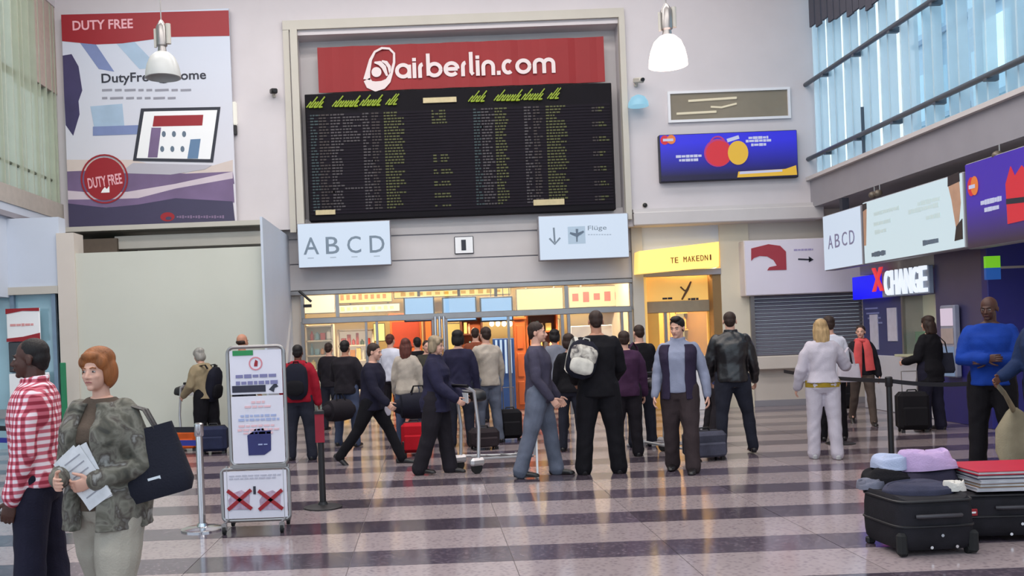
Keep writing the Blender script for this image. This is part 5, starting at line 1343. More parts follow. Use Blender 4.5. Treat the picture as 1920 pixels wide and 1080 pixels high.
# foreground, left
P['plaid'] = person('man in a red and white checked shirt standing in profile at the far left', 66, 1150, -84, 1.74, Y=5.45, top=('shirt', PLAID, dict(th=.028, hem=.515, collar=1, folds=.004)), bottom=('trousers', NAVY, dict(th=.018, loose=1.3)),
    hair=('crop', 'black'), skin='dark', armL=(4, 2, 12, 0), armR=(4, 10, 12, 0), legL=(3, 3, 2), legR=(-4, 3, 3), det=1.3, build=.95)
P['auburn'] = person('woman with short red hair walking left in a patterned jacket, carrying papers', 196, 1200, -18, 1.68, Y=5.0, top=('blouse', fabric('blouse_brown', (88, 74, 64)), dict(th=.012, hem=.50, open=dict(name='jacket', mat=TWEED, gap=14, hem=.445, sleeve=1, th=.055))), bottom=('trousers', SAND, dict(th=.022, loose=1.6)),
    hair=('bob', 'auburn'), skin='fair', fem=True, armL=(4, 18, 66, 50), armR=(6, 10, 76, 30), legL=(14, 3, 6), legR=(-12, 3, 12), lean=4, head=(2, 0), det=1.3, grip=(40, 30), build=1.2)
# middle distance, left to right
P['old'] = person('grey-haired person in a beige coat bending forward with a dark bag on the back', 388, 800, -120, 1.62, Y=15.3, top=('coat', BEI, dict(th=.035, hem=.50, flare=.02)), bottom=('trousers', BLK, dict(th=.03, loose=1.5)), hair=('bob', 'grey'), armL=(14, 8, 40, 10), armR=(16, 10, 40, 0), lean=14, build=1.2, head=(0, 8), legL=(5, 3, 8), legR=(-6, 3, 4))
P['bald'] = person('balding man whose head shows above the white rolling notice stand', 460, 800, 150, 1.82, Y=15.0, top=('shirt', BEI, dict(th=.015, hem=.49)), bottom=('trousers', JEAND, dict(th=.012)), hair=('bald_ring', 'dark'), skin='tan')
P['redhood'] = person('traveller in a red hooded jacket and black cap with a dark backpack, seen from behind', 566, 862, 176, 1.62, top=('jacket', REDH, dict(th=.035, hem=.50, hood=1)), bottom=('jeans', JEAND, dict(th=.018, loose=1.3)), hair=('short', 'black'), skin='brown', armL=(8, 12, 22, 0), armR=(0, 12, 14, 0), legL=(0, 6, 2), legR=(2, 6, 4), build=1.12)
P['blackcoat'] = person('person in a black jacket and blue jeans standing left of the striding man', 654, 836, 160, 1.66, top=('jacket', BLK2, dict(th=.035, hem=.49)), bottom=('jeans', JEAN, dict(th=.012, loose=1.1)), hair=('short', 'black'), skin='tan', armL=(20, 14, 60, 20), armR=(5, 14, 20, 0), legL=(2, 8, 2), legR=(-4, 8, 4), build=1.15)
P['strider'] = person('man all in black caught in a long stride towards the right', 702, 870, 72, 1.68, top=('jacket', NAVY, dict(th=.03, hem=.47)), bottom=('trousers', BLK, dict(th=.012, loose=1.1)), hair=('short', 'dark'), skin='fair', armL=(-14, 8, 12, 0), armR=(18, 6, 30, 0), legL=(27, 3, 4), legR=(-26, 3, 12), lean=7, head=(0, 6), build=1.1)
P['longhair'] = person('woman with long reddish-brown hair in a cream sweater and jeans, seen from behind', 768, 842, 170, 1.66, top=('sweater', CREAM, dict(th=.02, hem=.49)), bottom=('jeans', JEAN, dict(th=.01)), hair=('long', 'redbrown'), fem=True, armL=(6, 10, 18, 0), armR=(4, 14, 10, 0), legL=(0, 4, 2), legR=(3, 4, 3))
P['cartwoman'] = person('woman with short ash-blond hair in a navy coat pushing a luggage trolley', 822, 888, 72, 1.67, top=('coat', NVW, dict(th=.035, hem=.45, flare=.02, collar=1)), bottom=('trousers', BLK2, dict(th=.025, loose=1.4)), hair=('shaggy', 'ash'), fem=True, armL=(16, 6, 40, 6), armR=(20, 6, 34, 4), legL=(9, 3, 2), legR=(-9, 3, 10), lean=3, build=1.15, head=(0, 4))
P['navyback'] = person('dark-haired person in a navy jacket beyond the luggage trolley, seen from behind', 866, 838, 176, 1.73, top=('jacket', NVW, dict(th=.03, hem=.47)), bottom=('jeans', JEAND, dict(th=.012)), hair=('shaggy', 'black'), armL=(3, 10, 14, 0), armR=(3, 10, 10, 0), build=1.1)
P['cream'] = person('man in a cream sweater and light jeans looking towards the shop', 918, 830, 205, 1.78, top=('sweater', CREAM, dict(th=.022, hem=.49)), bottom=('jeans', JEANL, dict(th=.014, loose=1.2)), hair=('short', 'dark'), skin='fair', armL=(24, 12, 40, 10), armR=(4, 12, 12, 0), legL=(4, 4, 3), legR=(-3, 4, 3), build=1.15)
P['grey'] = person('man in a slate grey sweater and pale jeans standing in profile, looking right', 1016, 893, 78, 1.80, top=('sweater', GRYS, dict(th=.018, hem=.475, collar=.0)), bottom=('jeans', JEANL, dict(th=.02, loose=1.3)), hair=('short', 'dark'), skin='fair', armL=(8, 8, 26, 8), armR=(6, 10, 30, 14), legL=(13, 5, 5), legR=(-13, 5, 4), build=1.12, twist=-6)
P['hidden'] = person('brown-haired woman in black half hidden behind the tall man in black', 1074, 846, 165, 1.62, top=('jacket', BLK, dict(th=.022, hem=.50)), bottom=('jeans', JEAND, dict(th=.01)), hair=('bob', 'dark'), fem=True, armL=(0, 10, 8, 0), armR=(0, 14, 8, 0))
P['tall'] = person('very tall man all in black with legs apart, seen from behind', 1128, 888, 178, 1.90, top=('jacket', BLK, dict(th=.028, hem=.47)), bottom=('trousers', BLK, dict(th=.024, loose=1.4)), hair=('crop', 'dark'), skin='tan', armL=(14, 12, 44, 14), armR=(14, 12, 46, 14), legL=(0, 8, 0), legR=(0, 8, 0), build=1.18)
P['plum'] = person('person in a plum jacket with a red bag, beside the tall man in black', 1178, 856, 176, 1.64, top=('jacket', PLUM, dict(th=.03, hem=.48)), bottom=('trousers', BLK2, dict(th=.018, loose=1.2)), hair=('short', 'dark'), armL=(4, 10, 14, 0), armR=(4, 10, 10, 0), build=1.15)
P['tee'] = person('short-haired man in a black T-shirt holding a bottle, behind the red bag', 1206, 838, 190, 1.72, top=('t_shirt', BLK, dict(th=.016, hem=.48, sleeve=.5)), bottom=('jeans', JEAND, dict(th=.016, loose=1.2)), hair=('crop', 'dark'), skin='fair', armR=(16, 12, 50, 0), armL=(6, 8, 20, 0), shoes=SNEAK)
P['vest'] = person('dark-haired man in a dark open vest over a pale blue shirt walking forward', 1280, 884, -22, 1.78, top=('shirt', SHB, dict(th=.018, hem=.51, collar=1, open=dict(name='vest', mat=fabric('vest_plum_navy', (44, 36, 56)), gap=24, hem=.47))), bottom=('trousers', BRNT, dict(th=.02, loose=1.35)), hair=('quiff', 'black'), skin='fair', armL=(-6, 16, 14, 0), armR=(4, 10, 16, 0), legL=(8, 3, 4), legR=(-7, 3, 6), head=(-14, 10), build=1.15)
P['leather'] = person('man in a black leather jacket and dark blue jeans with legs apart, seen from behind', 1378, 852, 172, 1.84, top=('jacket', LEA, dict(th=.03, hem=.505, folds=.007, collar=1)), bottom=('jeans', JEAND, dict(th=.012, loose=1.0)), hair=('crop', 'dark'), skin='fair', armL=(6, 14, 34, 8), armR=(6, 12, 30, 0), legL=(-2, 6, 0), legR=(8, 12, 4), build=1.12, twist=-8)
P['crouch'] = person('person in a navy top bending down beside the man in the leather jacket', 1338, 842, 120, 1.55, Y=14.6, top=('jacket', fabric('jacket_navy_white', (52, 58, 92), .6, 9), dict(th=.025, hem=.50)), bottom=('trousers', BLK2, dict(th=.02)), hair=('short', 'black'), armL=(35, 8, 20, 5), armR=(30, 8, 25, 0), lean=42, legL=(10, 4, 22), legR=(-4, 4, 14), head=(0, 10))
P['whitelady'] = person('woman with long blond hair in a white jacket and white trousers, seen from behind', 1548, 860, 168, 1.70, top=('jacket', WHTF, dict(th=.03, hem=.54, flare=.02)), bottom=('trousers', WHTF, dict(th=.014, loose=1.4)), hair=('long', 'blond'), fem=True, armL=(2, 18, 24, 0), armR=(22, 26, 62, -6), legL=(3, 3, 2), legR=(-3, 3, 3), shoes=SNEAK, build=1.05)
P['whiteshirt'] = person('dark-haired person in a white shirt behind the woman in white', 1562, 826, 176, 1.74, top=('shirt', WHSH, dict(th=.016, hem=.50)), bottom=('trousers', BLK, dict(th=.014)), hair=('short', 'dark'), armL=(4, 10, 12, 0), armR=(4, 8, 12, 0))
P['scarf'] = person('woman in a dark jacket with a long coral scarf walking towards the viewer', 1620, 796, -14, 1.60, top=('jacket', BLK2, dict(th=.024, hem=.50)), bottom=('trousers', TAU, dict(th=.008, loose=.9)), hair=('bun', 'dark'), fem=True, skin='fair', armL=(4, 14, 12, 0), armR=(6, 12, 40, 12), legL=(13, 3, 2), legR=(-15, 3, 16), head=(-18, 0))
P['booth'] = person('woman with long dark curly hair in a black coat at the exchange window', 1748, 806, 205, 1.68, top=('coat', BLK, dict(th=.03, hem=.42, flare=.02)), bottom=('trousers', NAVY, dict(th=.02, loose=1.3)), hair=('curly', 'dark'), fem=True, armL=(10, 10, 66, 10), armR=(6, 14, 24, 0), legL=(2, 3, 3), legR=(-2, 3, 3), build=1.1)
P['blueman'] = person('bearded bald man in a bright blue jacket with folded arms at the right edge', 1866, 884, -35, 1.86, top=('jacket', BLUF, dict(th=.035, hem=.49)), bottom=('trousers', BLK, dict(th=.02, loose=1.3)), hair=('none', 'black'), skin='dark', armL=(14, 8, 78, 62), armR=(20, 10, 76, 58), legL=(2, 5, 2), legR=(-2, 5, 2), head=(-14, 8), build=1.15)
P['edge'] = person('dark-haired man in a navy jacket with a beige coat, at the very right edge', 1972, 912, -70, 1.84, top=('jacket', fabric('jacket_ink_blue', (28, 42, 74)), dict(th=.03, hem=.47)), bottom=('trousers', BLK, dict(th=.02, loose=1.2)), hair=('short', 'black'), skin='brown', armL=(10, 8, 20, 0), armR=(14, 8, 50, 4), legL=(4, 3, 2), legR=(-4, 3, 2), build=1.15)
# people inside the shop, farther back
for lb, px, Yp, H_, rot, tp, hr, fm in (
    ('person in a white shirt inside the shop left of the long-haired woman', 738, 17.8, 1.74, 150, WHSH, ('short', 'redbrown'), False),
    ('dark-haired person in black inside the shop between the long-haired woman and the blond woman', 788, 17.8, 1.66, 195, BLK, ('short', 'black'), False),
    ('man with close-cropped hair inside the shop left of the man in cream', 898, 18.2, 1.80, 170, fabric('shirt_rust', (130, 70, 50)), ('crop', 'dark'), False),
    ('dark-haired person in grey just right of the man in the slate sweater', 1046, 16.2, 1.70, 185, fabric('cloth_mist', (120, 122, 134)), ('bob', 'black'), True),
    ('person in dark clothes near the shop shelf behind the red hood', 622, 17.8, 1.62, 160, BLK2, ('short', 'dark'), False),
    ('person in olive standing between the trolley woman and the striding man', 806, 16.8, 1.60, 10, fabric('cloth_olive_dark', (56, 54, 48)), ('short', 'dark'), False)):
    P[lb] = person(lb, px, 800, rot, H_, Y=Yp, top=('jacket', tp, dict(th=.024, hem=.49)), bottom=('trousers', BLK2 if hr[1] != 'dark' else JEAND, dict(th=.014)), hair=hr, fem=fm, armL=(8, 10, 30, 5), armR=(4, 10, 12, 0), det=.9)
# ================================================================== THINGS PEOPLE CARRY, LUGGAGE, BARRIERS
def vis_loc(v): return Vector((v.x, v.y, v.z))
def frame_thing(name, label, cat, info, z, group=None):
    """an empty placed at torso height z of a person, turned with the person"""
    p, R_ = info['T'](z); r = info['root']
    return thing(name, label, cat, p, r.rotation_euler.z, group)
def soft_box(mb, c, d, R=None, bulge=1.0):
    """puffy bag body: lofted superellipse rings along z"""
    rings = []
    for k in range(9):
        t = -1 + 2 * k / 8; f = (1 - abs(t) ** 4 * .45) * (1 if abs(t) < .99 else .8); ring = []
        for i in range(20):
            a = 2 * PI * i / 20; cx_, sx_ = math.cos(a), math.sin(a)
            v = Vector((d[0] / 2 * abs(cx_) ** .55 * (1 if cx_ >= 0 else -1) * f, d[1] / 2 * abs(sx_) ** .55 * (1 if sx_ >= 0 else -1) * f * (1 - .15 * t), d[2] / 2 * t))
            ring.append(Vector(c) + (R @ v if R is not None else v))
        rings.append(ring)
    return mb.loft(rings)
def backpack(label, info, m1, m2, zoff=.70, x=0, w=.32, h=.46, d=.2, yo=.16, band=None):
    o = frame_thing('backpack', label, 'backpack', info, zoff)
    o.location += Matrix.Rotation(o.rotation_euler.z, 3, 'Z') @ Vector((x, yo, 0))
    mb = MB(); soft_box(mb, (0, .02, 0), (w, d, h)); mb.build('main_bag', m1, o, True)
    mb = MB(); soft_box(mb, (0, d / 2 + .03, -h * .17), (w * .78, .08, h * .42)); mb.build('front_pocket', m2, o, True)
    for s_ in (1, -1):
        mb = MB(); mb.tube([(s_ * .09, -.07, h * .42), (s_ * .11, -.12, h * .52), (s_ * .12, -.22, h * .45), (s_ * .125, -.27, h * .1), (s_ * .12, -.2, -h * .35), (s_ * .1, -.07, -h * .42)], [(.025, .008)] * 6, 8, flat=(1, 0, 0)); mb.build('strap', m2, o, True)
    mb = MB(); mb.tube([(-.04, 0, h * .48), (-.03, .0, h * .55), (.03, .0, h * .55), (.04, 0, h * .48)], .009, 8); mb.build('grab_handle', m2, o, True)
    if band:
        mb = MB(); soft_box(mb, (0, d / 2 - .02, h * .12), (w * .9, .12, h * .5)); mb.build('pale_panel', band, o, True)
    return o
backpack('dark backpack on the back of the red hooded jacket', P['redhood'], NVBAG, BLK, .68, h=.5, w=.32)
o = backpack('white and navy patterned backpack slung at the left of the tall man in black', P['tall'], NVBAG, mat('bag_white', (196, 190, 180), .7, 0, .2, 12), .70, x=.20, w=.34, h=.44, d=.22, yo=.18, band=patch_mat('bag_cream_print', [(60, 54, 60), (176, 168, 158), (214, 208, 198)], 14))
o.rotation_euler.y = math.radians(-16)
o = backpack('dark shoulder bag on the back of the beige coat', P['old'], NVBAG, BLK, .64, x=0, w=.26, h=.55, d=.18, yo=.18)
o.rotation_euler.x = math.radians(-14)
def tote(label, p, w, d, h, m1, m2, rz=0, drop=.28, taper=1.15, tilt=0, name='shoulder_bag', logo=None):
    o = thing(name, label, 'bag', p, rz)
    mb = MB(); rings = []
    for k in range(8):
        t = k / 7; ww = w / 2 * (taper - (taper - 1) * t) * (1 - .12 * (t == 0)); dd = d / 2 * (1 - .65 * t ** 1.5) * (1 - .3 * (t == 0)); sag = .03 * math.sin(t * PI)
        rings.append([(ww * abs(math.cos(a)) ** .5 * (1 if math.cos(a) >= 0 else -1), dd * abs(math.sin(a)) ** .6 * (1 if math.sin(a) >= 0 else -1), t * h - sag * abs(math.cos(a)) * (t == 1)) for a in [2 * PI * i / 22 for i in range(22)]])
    mb.loft(rings); mb.build('bag_body', m1, o, True)
    for s_ in (1, -1):
        mb = MB(); mb.tube([(-w * .28, s_ * .015, h * .93), (-w * .2, s_ * .02, h + drop * .65), (0, s_ * .015, h + drop), (w * .2, s_ * .02, h + drop * .65), (w * .28, s_ * .015, h * .93)], [(.016, .006)] * 5, 8, flat=(0, 1, 0)); mb.build('handle', m2, o, True)
    mb = MB(); mb.tube([(-w * .45, 0, h * .985), (w * .45, 0, h * .985)], .006, 6); mb.build('zip', M_steel, o)
    if logo: mb = MB(); mb.box((w * .15, -d * .42, h * .28), (.07, .01, .018)); mb.build('clasp', M_chrome, o)
    o.rotation_euler.y = tilt
    return o
Pa = P['auburn']; ps = Pa['sh']['L']
tote('large black shoulder bag hanging at the hip of the woman with red hair', at(290, 935, 4.92), .40, .16, .36, fabric('bag_black_canvas', (30, 30, 40), .1), LEATH, math.radians(-8), .14, 1.15, math.radians(-14), logo=1)
# papers in her hands
ph = Pa['hand']['L']; c = at(178, 842, 4.62)
o = thing('paper_stack', 'folded white papers held by the woman with red hair', 'paper', Pa['hand']['L'] + Vector((.03, .035, .04)), math.radians(-10))
PAP = mat('paper', (206, 204, 206), .7, 0, .12, 14); TMP = mat('paper_print', (150, 148, 156), .7, 0, .2, 20)
for k, (an, dx, dz) in enumerate(((-34, 0, 0), (-26, .012, .01), (-40, -.02, .0))):
    mb = MB(); mb.box((dx, k * .006, dz), (.15, .003, .30), E(0, an, 0)); mb.build('sheet', PAP, o)
mb = MB()
for k in range(6): mb.box(E(0, -34, 0) @ Vector((0, -.003, .11 - k * .04)), (.1, .002, .006), E(0, -34, 0))
mb.build('print', TMP, o)
def duffel(label, c, L_, r, m1, m2, rz, group=None):
    o = thing('duffel_bag', label, 'bag', c, rz, group)
    mb = MB(); mb.tube([(-L_ / 2, 0, r), (-L_ * .46, 0, r), (-L_ * .2, 0, r), (L_ * .2, 0, r), (L_ * .46, 0, r), (L_ / 2, 0, r)], [(r * .6, r * .6), (r * .9, r * .9), (r, r * .95), (r, r * .95), (r * .9, r * .9), (r * .6, r * .6)], 18, True, flat=(0, 0, 1)); mb.build('bag_body', m1, o, True)
    for s_ in (1, -1): mb = MB(); mb.tube([(-L_ * .22, s_ * r * .5, r * 1.7), (-L_ * .12, s_ * .02, r * 2.5), (L_ * .12, s_ * .02, r * 2.5), (L_ * .22, s_ * r * .5, r * 1.7)], .01, 8); mb.build('handle', m2, o, True)
    return o
hl = P['longhair']['hand']['R']
duffel('big black duffel bag hanging at the side of the long-haired woman', at(786, 785, 13.9), .55, .19, NVBAG, BLK, math.radians(8))
mb = MB(); 
def strap_thing(label, pts, m, r=.012): 
    o = thing('bag_strap', label, 'strap', pts[0]); mb = MB(); mb.tube([Vector(p) - Vector(pts[0]) for p in pts], r, 8); mb.build('webbing', m, o, True); return o
duffel('dark duffel bag hanging low beside the person in the black jacket', at(636, 790, 14.6), .4, .17, BLK2, BLK, math.radians(40))
tote('red drawstring bag on the back of the plum jacket', at(1190, 728, 13.0), .26, .16, .42, fabric('bag_red', (150, 34, 44), .2), PLUM, math.radians(10), .2, 1.1)
o = thing('water_bottle', 'clear bottle held by the man in the black T-shirt', 'bottle', P['tee']['hand']['R'] + Vector((0, 0, -.06)))
mb = MB(); mb.lathe([(.03, 0), (.032, .05), (.03, .1), (.032, .15), (.012, .2), (.012, .23)], n=14); mb.build('bottle_body', mat('bottle_clear', (190, 200, 205), .1, 0, 0), o, True); mb = MB(); mb.cyl((0, 0, .23), (0, 0, .25), .014, 12); mb.build('cap', WHT, o)
o = thing('tag_pouch', 'small white tagged pouch carried by the striding man', 'pouch', at(727, 770, 12.7)); mb = MB(); soft_box(mb, (0, 0, 0), (.09, .03, .13)); mb.build('pouch', WHTF, o, True); mb = MB(); mb.tube([(0, 0, .05), (.01, 0, .28)], .006, 6); mb.build('cord', BLK, o)
# scarf: two hanging ends and a neck wrap
i_ = P['scarf']; o = frame_thing('scarf', 'long coral scarf with two hanging ends on the woman in the dark jacket', 'scarf', i_, .84)
mb = MB(); mb.tube([(.075 * math.cos(a), -.02 + .085 * math.sin(a), .0 + .012 * math.sin(2 * a)) for a in [2 * PI * k / 16 for k in range(17)]], .03, 10); mb.build('neck_wrap', CORAL, o, True)
for s_ in (1, -1): mb = MB(); mb.tube([(s_ * .05, -.10, .0), (s_ * .075, -.155, -.15), (s_ * .085, -.155, -.35), (s_ * .10, -.145, -.52 + .05 * s_)], [(.05, .018), (.06, .016), (.065, .014), (.07, .012)], 10, flat=(1, 0, 0)); mb.build('scarf_end', CORAL, o, True)
# yellow hem and green pouch of the woman in white
i_ = P['whitelady']; o = frame_thing('waist_scarf', 'yellow cloth showing below the white jacket hem', 'cloth', i_, .535)
mb = MB(); mb.loft([[(.2 * math.cos(a), .15 * math.sin(a), z) for a in [2 * PI * k / 24 for k in range(24)]] for z in (-.045, .0, .035)]); mb.build('cloth', fabric('cloth_mustard', (150, 124, 40)), o, True)
tote('small green pouch at the hip of the woman in white', at(1519, 745, 12.6), .1, .06, .13, fabric('pouch_green', (40, 130, 66)), BLK, 0, .05)
tote('pale handbag on the arm of the woman in white', at(1592, 716, 12.9), .28, .12, .24, WHTF, WHTF, 0, .22)
tote('large dark handbag on the arm of the woman at the exchange window', P['booth']['M'] @ Vector((-.30, -.05, .82)), .34, .18, .30, fabric('bag_charcoal', (38, 38, 50)), BLK, math.radians(-20), .24)
# beige coat over the arm of the man at the right edge
o = thing('folded_coat', 'beige coat hanging over the arm of the man at the right edge', 'coat', at(1904, 826, 9.9))
mb = MB(); mb.loft([[(rx * math.cos(a) + .01 * math.sin(3 * a + z * 20), ry * math.sin(a) + .012 * math.cos(4 * a), z) for a in [2 * PI * k / 24 for k in range(24)]] for z, rx, ry in ((-.36, .06, .05), (-.33, .12, .09), (-.1, .20, .12), (.12, .18, .11), (.30, .08, .08), (.34, .03, .03))]); mb.build('cloth', KHAKI, o, True)
he = P['edge']['hand']['R'] - o.location
mb = MB(); mb.tube([(0, 0, .3), (he.x * .5, he.y * .5, .3 + (he.z - .3) * .6), tuple(he)], [(.05, .02), (.035, .015), (.03, .012)], 10, True); mb.build('gathered_end', KHAKI, o, True)

# ---- suitcases
def trolley_case(label, p, w, d, h, m1, rz=0, name='suitcase', m2=M_black, handle=.0, lying=False, tagc=None, group=None, band=None):
    o = thing(name, label, 'suitcase', p, rz, group)
    mb = MB(); mb.box((0, 0, h / 2 + .03), (w, d, h - .02), None, min(.05, d * .2)); mb.build('shell', m1, o)
    mb = MB(); mb.box((0, -d / 2 - .02, h * .42), (w * .8, .05, h * .5), None, .02); mb.build('front_pocket', m1, o)
    mb = MB(); mb.tube([(x, -d * .22, z) for x, z in ((-w / 2 - .002, .09), (-w / 2 - .002, h - .04), (-w / 2 + .05, h + .022), (w / 2 - .05, h + .022), (w / 2 + .002, h - .04), (w / 2 + .002, .09))], .007, 6); mb.build('piping', m2, o, True)
    mb = MB(); mb.tube([(x, d * .22, z) for x, z in ((-w / 2 - .002, .09), (-w / 2 - .002, h - .04), (-w / 2 + .05, h + .022), (w / 2 - .05, h + .022), (w / 2 + .002, h - .04), (w / 2 + .002, .09))], .007, 6); mb.build('piping', m2, o, True)
    mb = MB(); mb.tube([(-.07, 0, h + .02), (-.055, 0, h + .055), (.055, 0, h + .055), (.07, 0, h + .02)], .012, 8); mb.build('carry_handle', m2, o, True)
    for sx in (-1, 1):
        mb = MB(); mb.cyl((sx * w * .38 - .012, d * .3, .03), (sx * w * .38 + .012, d * .3, .03), .03, 14); mb.build('wheel', M_rubber, o, True)
        mb = MB(); mb.box((sx * w * .38, -d * .32, .02), (.05, .03, .04)); mb.build('foot', m2, o)
    if handle:
        mb = MB(); mb.tube([(-w * .25, d * .3, h), (-w * .25, d * .3, h + handle), (w * .25, d * .3, h + handle), (w * .25, d * .3, h)], .009, 8); mb.build('pull_handle', M_steel, o, True)
    if tagc: mb = MB(); mb.box((w * .3, -d / 2 - .05, h * .28), (.05, .008, .05), None, .003); mb.build('label', tagc, o)
    if band: mb = MB(); mb.box((0, -d / 2 - .012, .14), (w * .96, .03, .14), None, .01); mb.build('lower_panel', band, o)
    return o
trolley_case('red and black wheeled suitcase standing under the black duffel bag', ground(778, 853), .36, .24, .44, fabric('case_red', (176, 22, 36), .08), 0, band=M_black, tagc=WHT)
trolley_case('black wheeled case with its silver handle raised, left of the grey sweater man', ground(958, 826), .34, .22, .46, fabric('case_black', (24, 22, 26), .1), .1, handle=.36)
trolley_case('small black wheeled suitcase beside the woman at the exchange window', ground(1712, 810), .42, .26, .56, fabric('case_black', (24, 22, 26), .1), -.15, handle=.32)
trolley_case('small dark suitcase behind the woman in white', ground(1588, 770), .3, .2, .5, fabric('case_black', (24, 22, 26), .1), .1)
trolley_case('small orange rucksack-like case beyond the blue belt at the left', ground(352, 845), .32, .2, .30, fabric('case_orange', (190, 84, 36), .2), 0, name='travel_bag')
trolley_case('dark blue travel case behind the chrome barrier post', ground(402, 850), .42, .24, .40, fabric('case_ink', (38, 42, 66), .2), 0)
trolley_case('low grey case on the floor behind the man in the vest', ground(1322, 862), .5, .3, .34, fabric('case_grey', (70, 70, 84), .3), .2)
trolley_case('dark case on the floor behind the man in cream', ground(908, 842), .42, .3, .28, fabric('case_umber', (44, 36, 40), .2), .2)

# foreground suitcases lying flat at the right
def big_case(label, p, w, d, h, rz, m1, details=True):
    o = thing('large_suitcase', label, 'suitcase', p, rz)
    mb = MB(); rings = []
    prof = [(.04, .90), (.07, .98), (.12, 1.0), (h * .5, 1.01), (h - .09, 1.0), (h - .03, .975), (h, .92)]
    for z, f in prof:
        ring = []
        for i in range(36):
            a = 2 * PI * i / 36; c_, s_ = math.cos(a), math.sin(a)
            ring.append((w / 2 * f * abs(c_) ** .28 * (1 if c_ >= 0 else -1), d / 2 * f * abs(s_) ** .28 * (1 if s_ >= 0 else -1), z + (.018 * math.cos(a * 2) if z >= h - .03 else 0)))
        rings.append(ring)
    mb.loft(rings); mb.build('shell', m1, o, True)
    mb = MB(); mb.tube([(w / 2 * 1.015 * abs(math.cos(a)) ** .28 * (1 if math.cos(a) >= 0 else -1), d / 2 * 1.015 * abs(math.sin(a)) ** .28 * (1 if math.sin(a) >= 0 else -1), h * .52) for a in [2 * PI * i / 36 for i in range(37)]], .009, 6); mb.build('zip', M_black, o, True)
    mb = MB(); mb.tube([(w / 2 * .99 * abs(math.cos(a)) ** .28 * (1 if math.cos(a) >= 0 else -1), d / 2 * .99 * abs(math.sin(a)) ** .28 * (1 if math.sin(a) >= 0 else -1), h - .02) for a in [2 * PI * i / 36 for i in range(37)]], .009, 6); mb.build('piping', M_black, o, True)
    mb = MB(); mb.tube([(-.16, -d / 2 - .008, h * .70), (-.12, -d / 2 - .035, h * .71), (.12, -d / 2 - .035, h * .71), (.16, -d / 2 - .008, h * .70)], .014, 8); mb.build('side_handle', mat('handle_grey', (52, 50, 56), .5, 0, 0), o, True)
    for x, z in ((.02, h * .36), (-.06, h * .16), (.12, h * .16)): mb = MB(); mb.cyl((x, -d / 2 - .0, z), (x, -d / 2 - .014, z), .011, 12); mb.build('rivet', M_chrome, o, True)
    for sx in (-1, 1): 
        mb = MB(); mb.cyl((sx * w * .42 - .02, -d * .42, .03), (sx * w * .42 + .02, -d * .42, .03), .03, 14); mb.build('wheel', M_rubber, o, True)
        mb = MB(); mb.box((sx * w * .42, d * .4, .025), (.06, .05, .05), None, .01); mb.build('foot', M_black, o)
        mb = MB(); mb.box((sx * w * .455, -d * .46, h * .22), (.07, .06, .16), None, .02); mb.build('corner_guard', M_rubber, o)
    return o
CASEB = mat('case_nylon', (26, 24, 30), .75, 0, .25, 7, .25, 140, spec=.25)
g1_ = ground(1738, 1043); g2_ = ground(1885, 1010)
h1 = .40
big_case('big black suitcase lying flat in the foreground at the right, nearest of the pile', g1_ + Vector((.07, .26, 0)), .56, .54, h1, math.radians(3), CASEB)
h2 = .36
big_case('second black suitcase with a small red badge lying behind the nearest one', Vector((g1_.x + .86, g1_.y + .60, 0)), .92, .54, h2, math.radians(-3), CASEB)
o = thing('red_badge', 'small red and white badge on the side of the second black suitcase', 'badge', Vector((g1_.x + .50, g1_.y + .335, h2 * .62)))
mb = MB(); mb.box((0, 0, 0), (.1, .012, .05), None, .003); mb.build('plate', RED, o); mb = MB(); mb.box((0, -.008, 0), (.07, .004, .012)); mb.build('stripe', WHT, o)
SX_, SY_ = g1_.x, g1_.y
def cloth_heap(name, label, cat, p, w, d, h, m, seed, rz=0, fold=.02):
    o = thing(name, label, cat, p, rz); mb = MB(); n = 40; r_ = 16; vs = []
    rings = []
    for k in range(r_ + 1):
        t = k / r_; z = h * math.sin(t * PI / 2) ** .7; f = math.cos(t * PI / 2) ** .45 if k < r_ else .03
        rings.append([(w / 2 * f * math.cos(a) * (1 + .1 * math.sin(3 * a + seed)), d / 2 * f * math.sin(a) * (1 + .08 * math.cos(2 * a + seed)), max(0, z + fold * math.sin(2 * a + seed + t * 5) * math.sin(t * PI * .9 + .3) + fold * .5 * math.sin(3.1 * a * t + seed * 2))) for a in [2 * PI * i / n for i in range(n)]])
    mb.loft(rings); mb.build('folds', m, o, True)
    mb = MB(); mb.tube([(w * .38 * math.cos(a), d * .36 * math.sin(a), h * (.5 + .12 * math.sin(3 * a + seed))) for a in [2 * PI * i / 20 for i in range(14)]], [(.03, .01)] * 14, 8, flat=(0, 0, 1)); mb.build('hem', m, o, True)
    return o
bag_z = h1
o = cloth_heap('black_pouch', 'black soft pouch lying on the suitcases under the pale clothes', 'bag', Vector((SX_ + .02, SY_ + .62, h2 + .0)), .36, .3, .16, BLK, 2)
cloth_heap('pale_blue_cloth', 'pale blue cloth heaped at the left end of the clothes on the suitcases', 'cloth', Vector((SX_ + .08, SY_ + .66, h2 + .15)), .26, .24, .11, fabric('cloth_pale_blue', (162, 170, 196), .1), 1)
cloth_heap('lilac_shirt', 'lilac shirt crumpled on top of the luggage pile', 'cloth', Vector((SX_ + .36, SY_ + .68, h2 + .13)), .46, .34, .14, fabric('cloth_lilac', (178, 152, 190), .12), 4, 0, .03)
cloth_heap('dark_jacket', 'dark jacket folded beneath the lilac shirt', 'cloth', Vector((SX_ + .32, SY_ + .68, h2)), .6, .42, .15, fabric('cloth_ink', (48, 44, 60), .2), 6)
cloth_heap('grey_wrap', 'slate grey cloth lying across the top of the nearest black suitcase', 'cloth', Vector((SX_ + .10, SY_ + .30, h1 - .005)), .52, .34, .07, fabric('cloth_slate', (58, 58, 76), .2), 3, 0, .01)
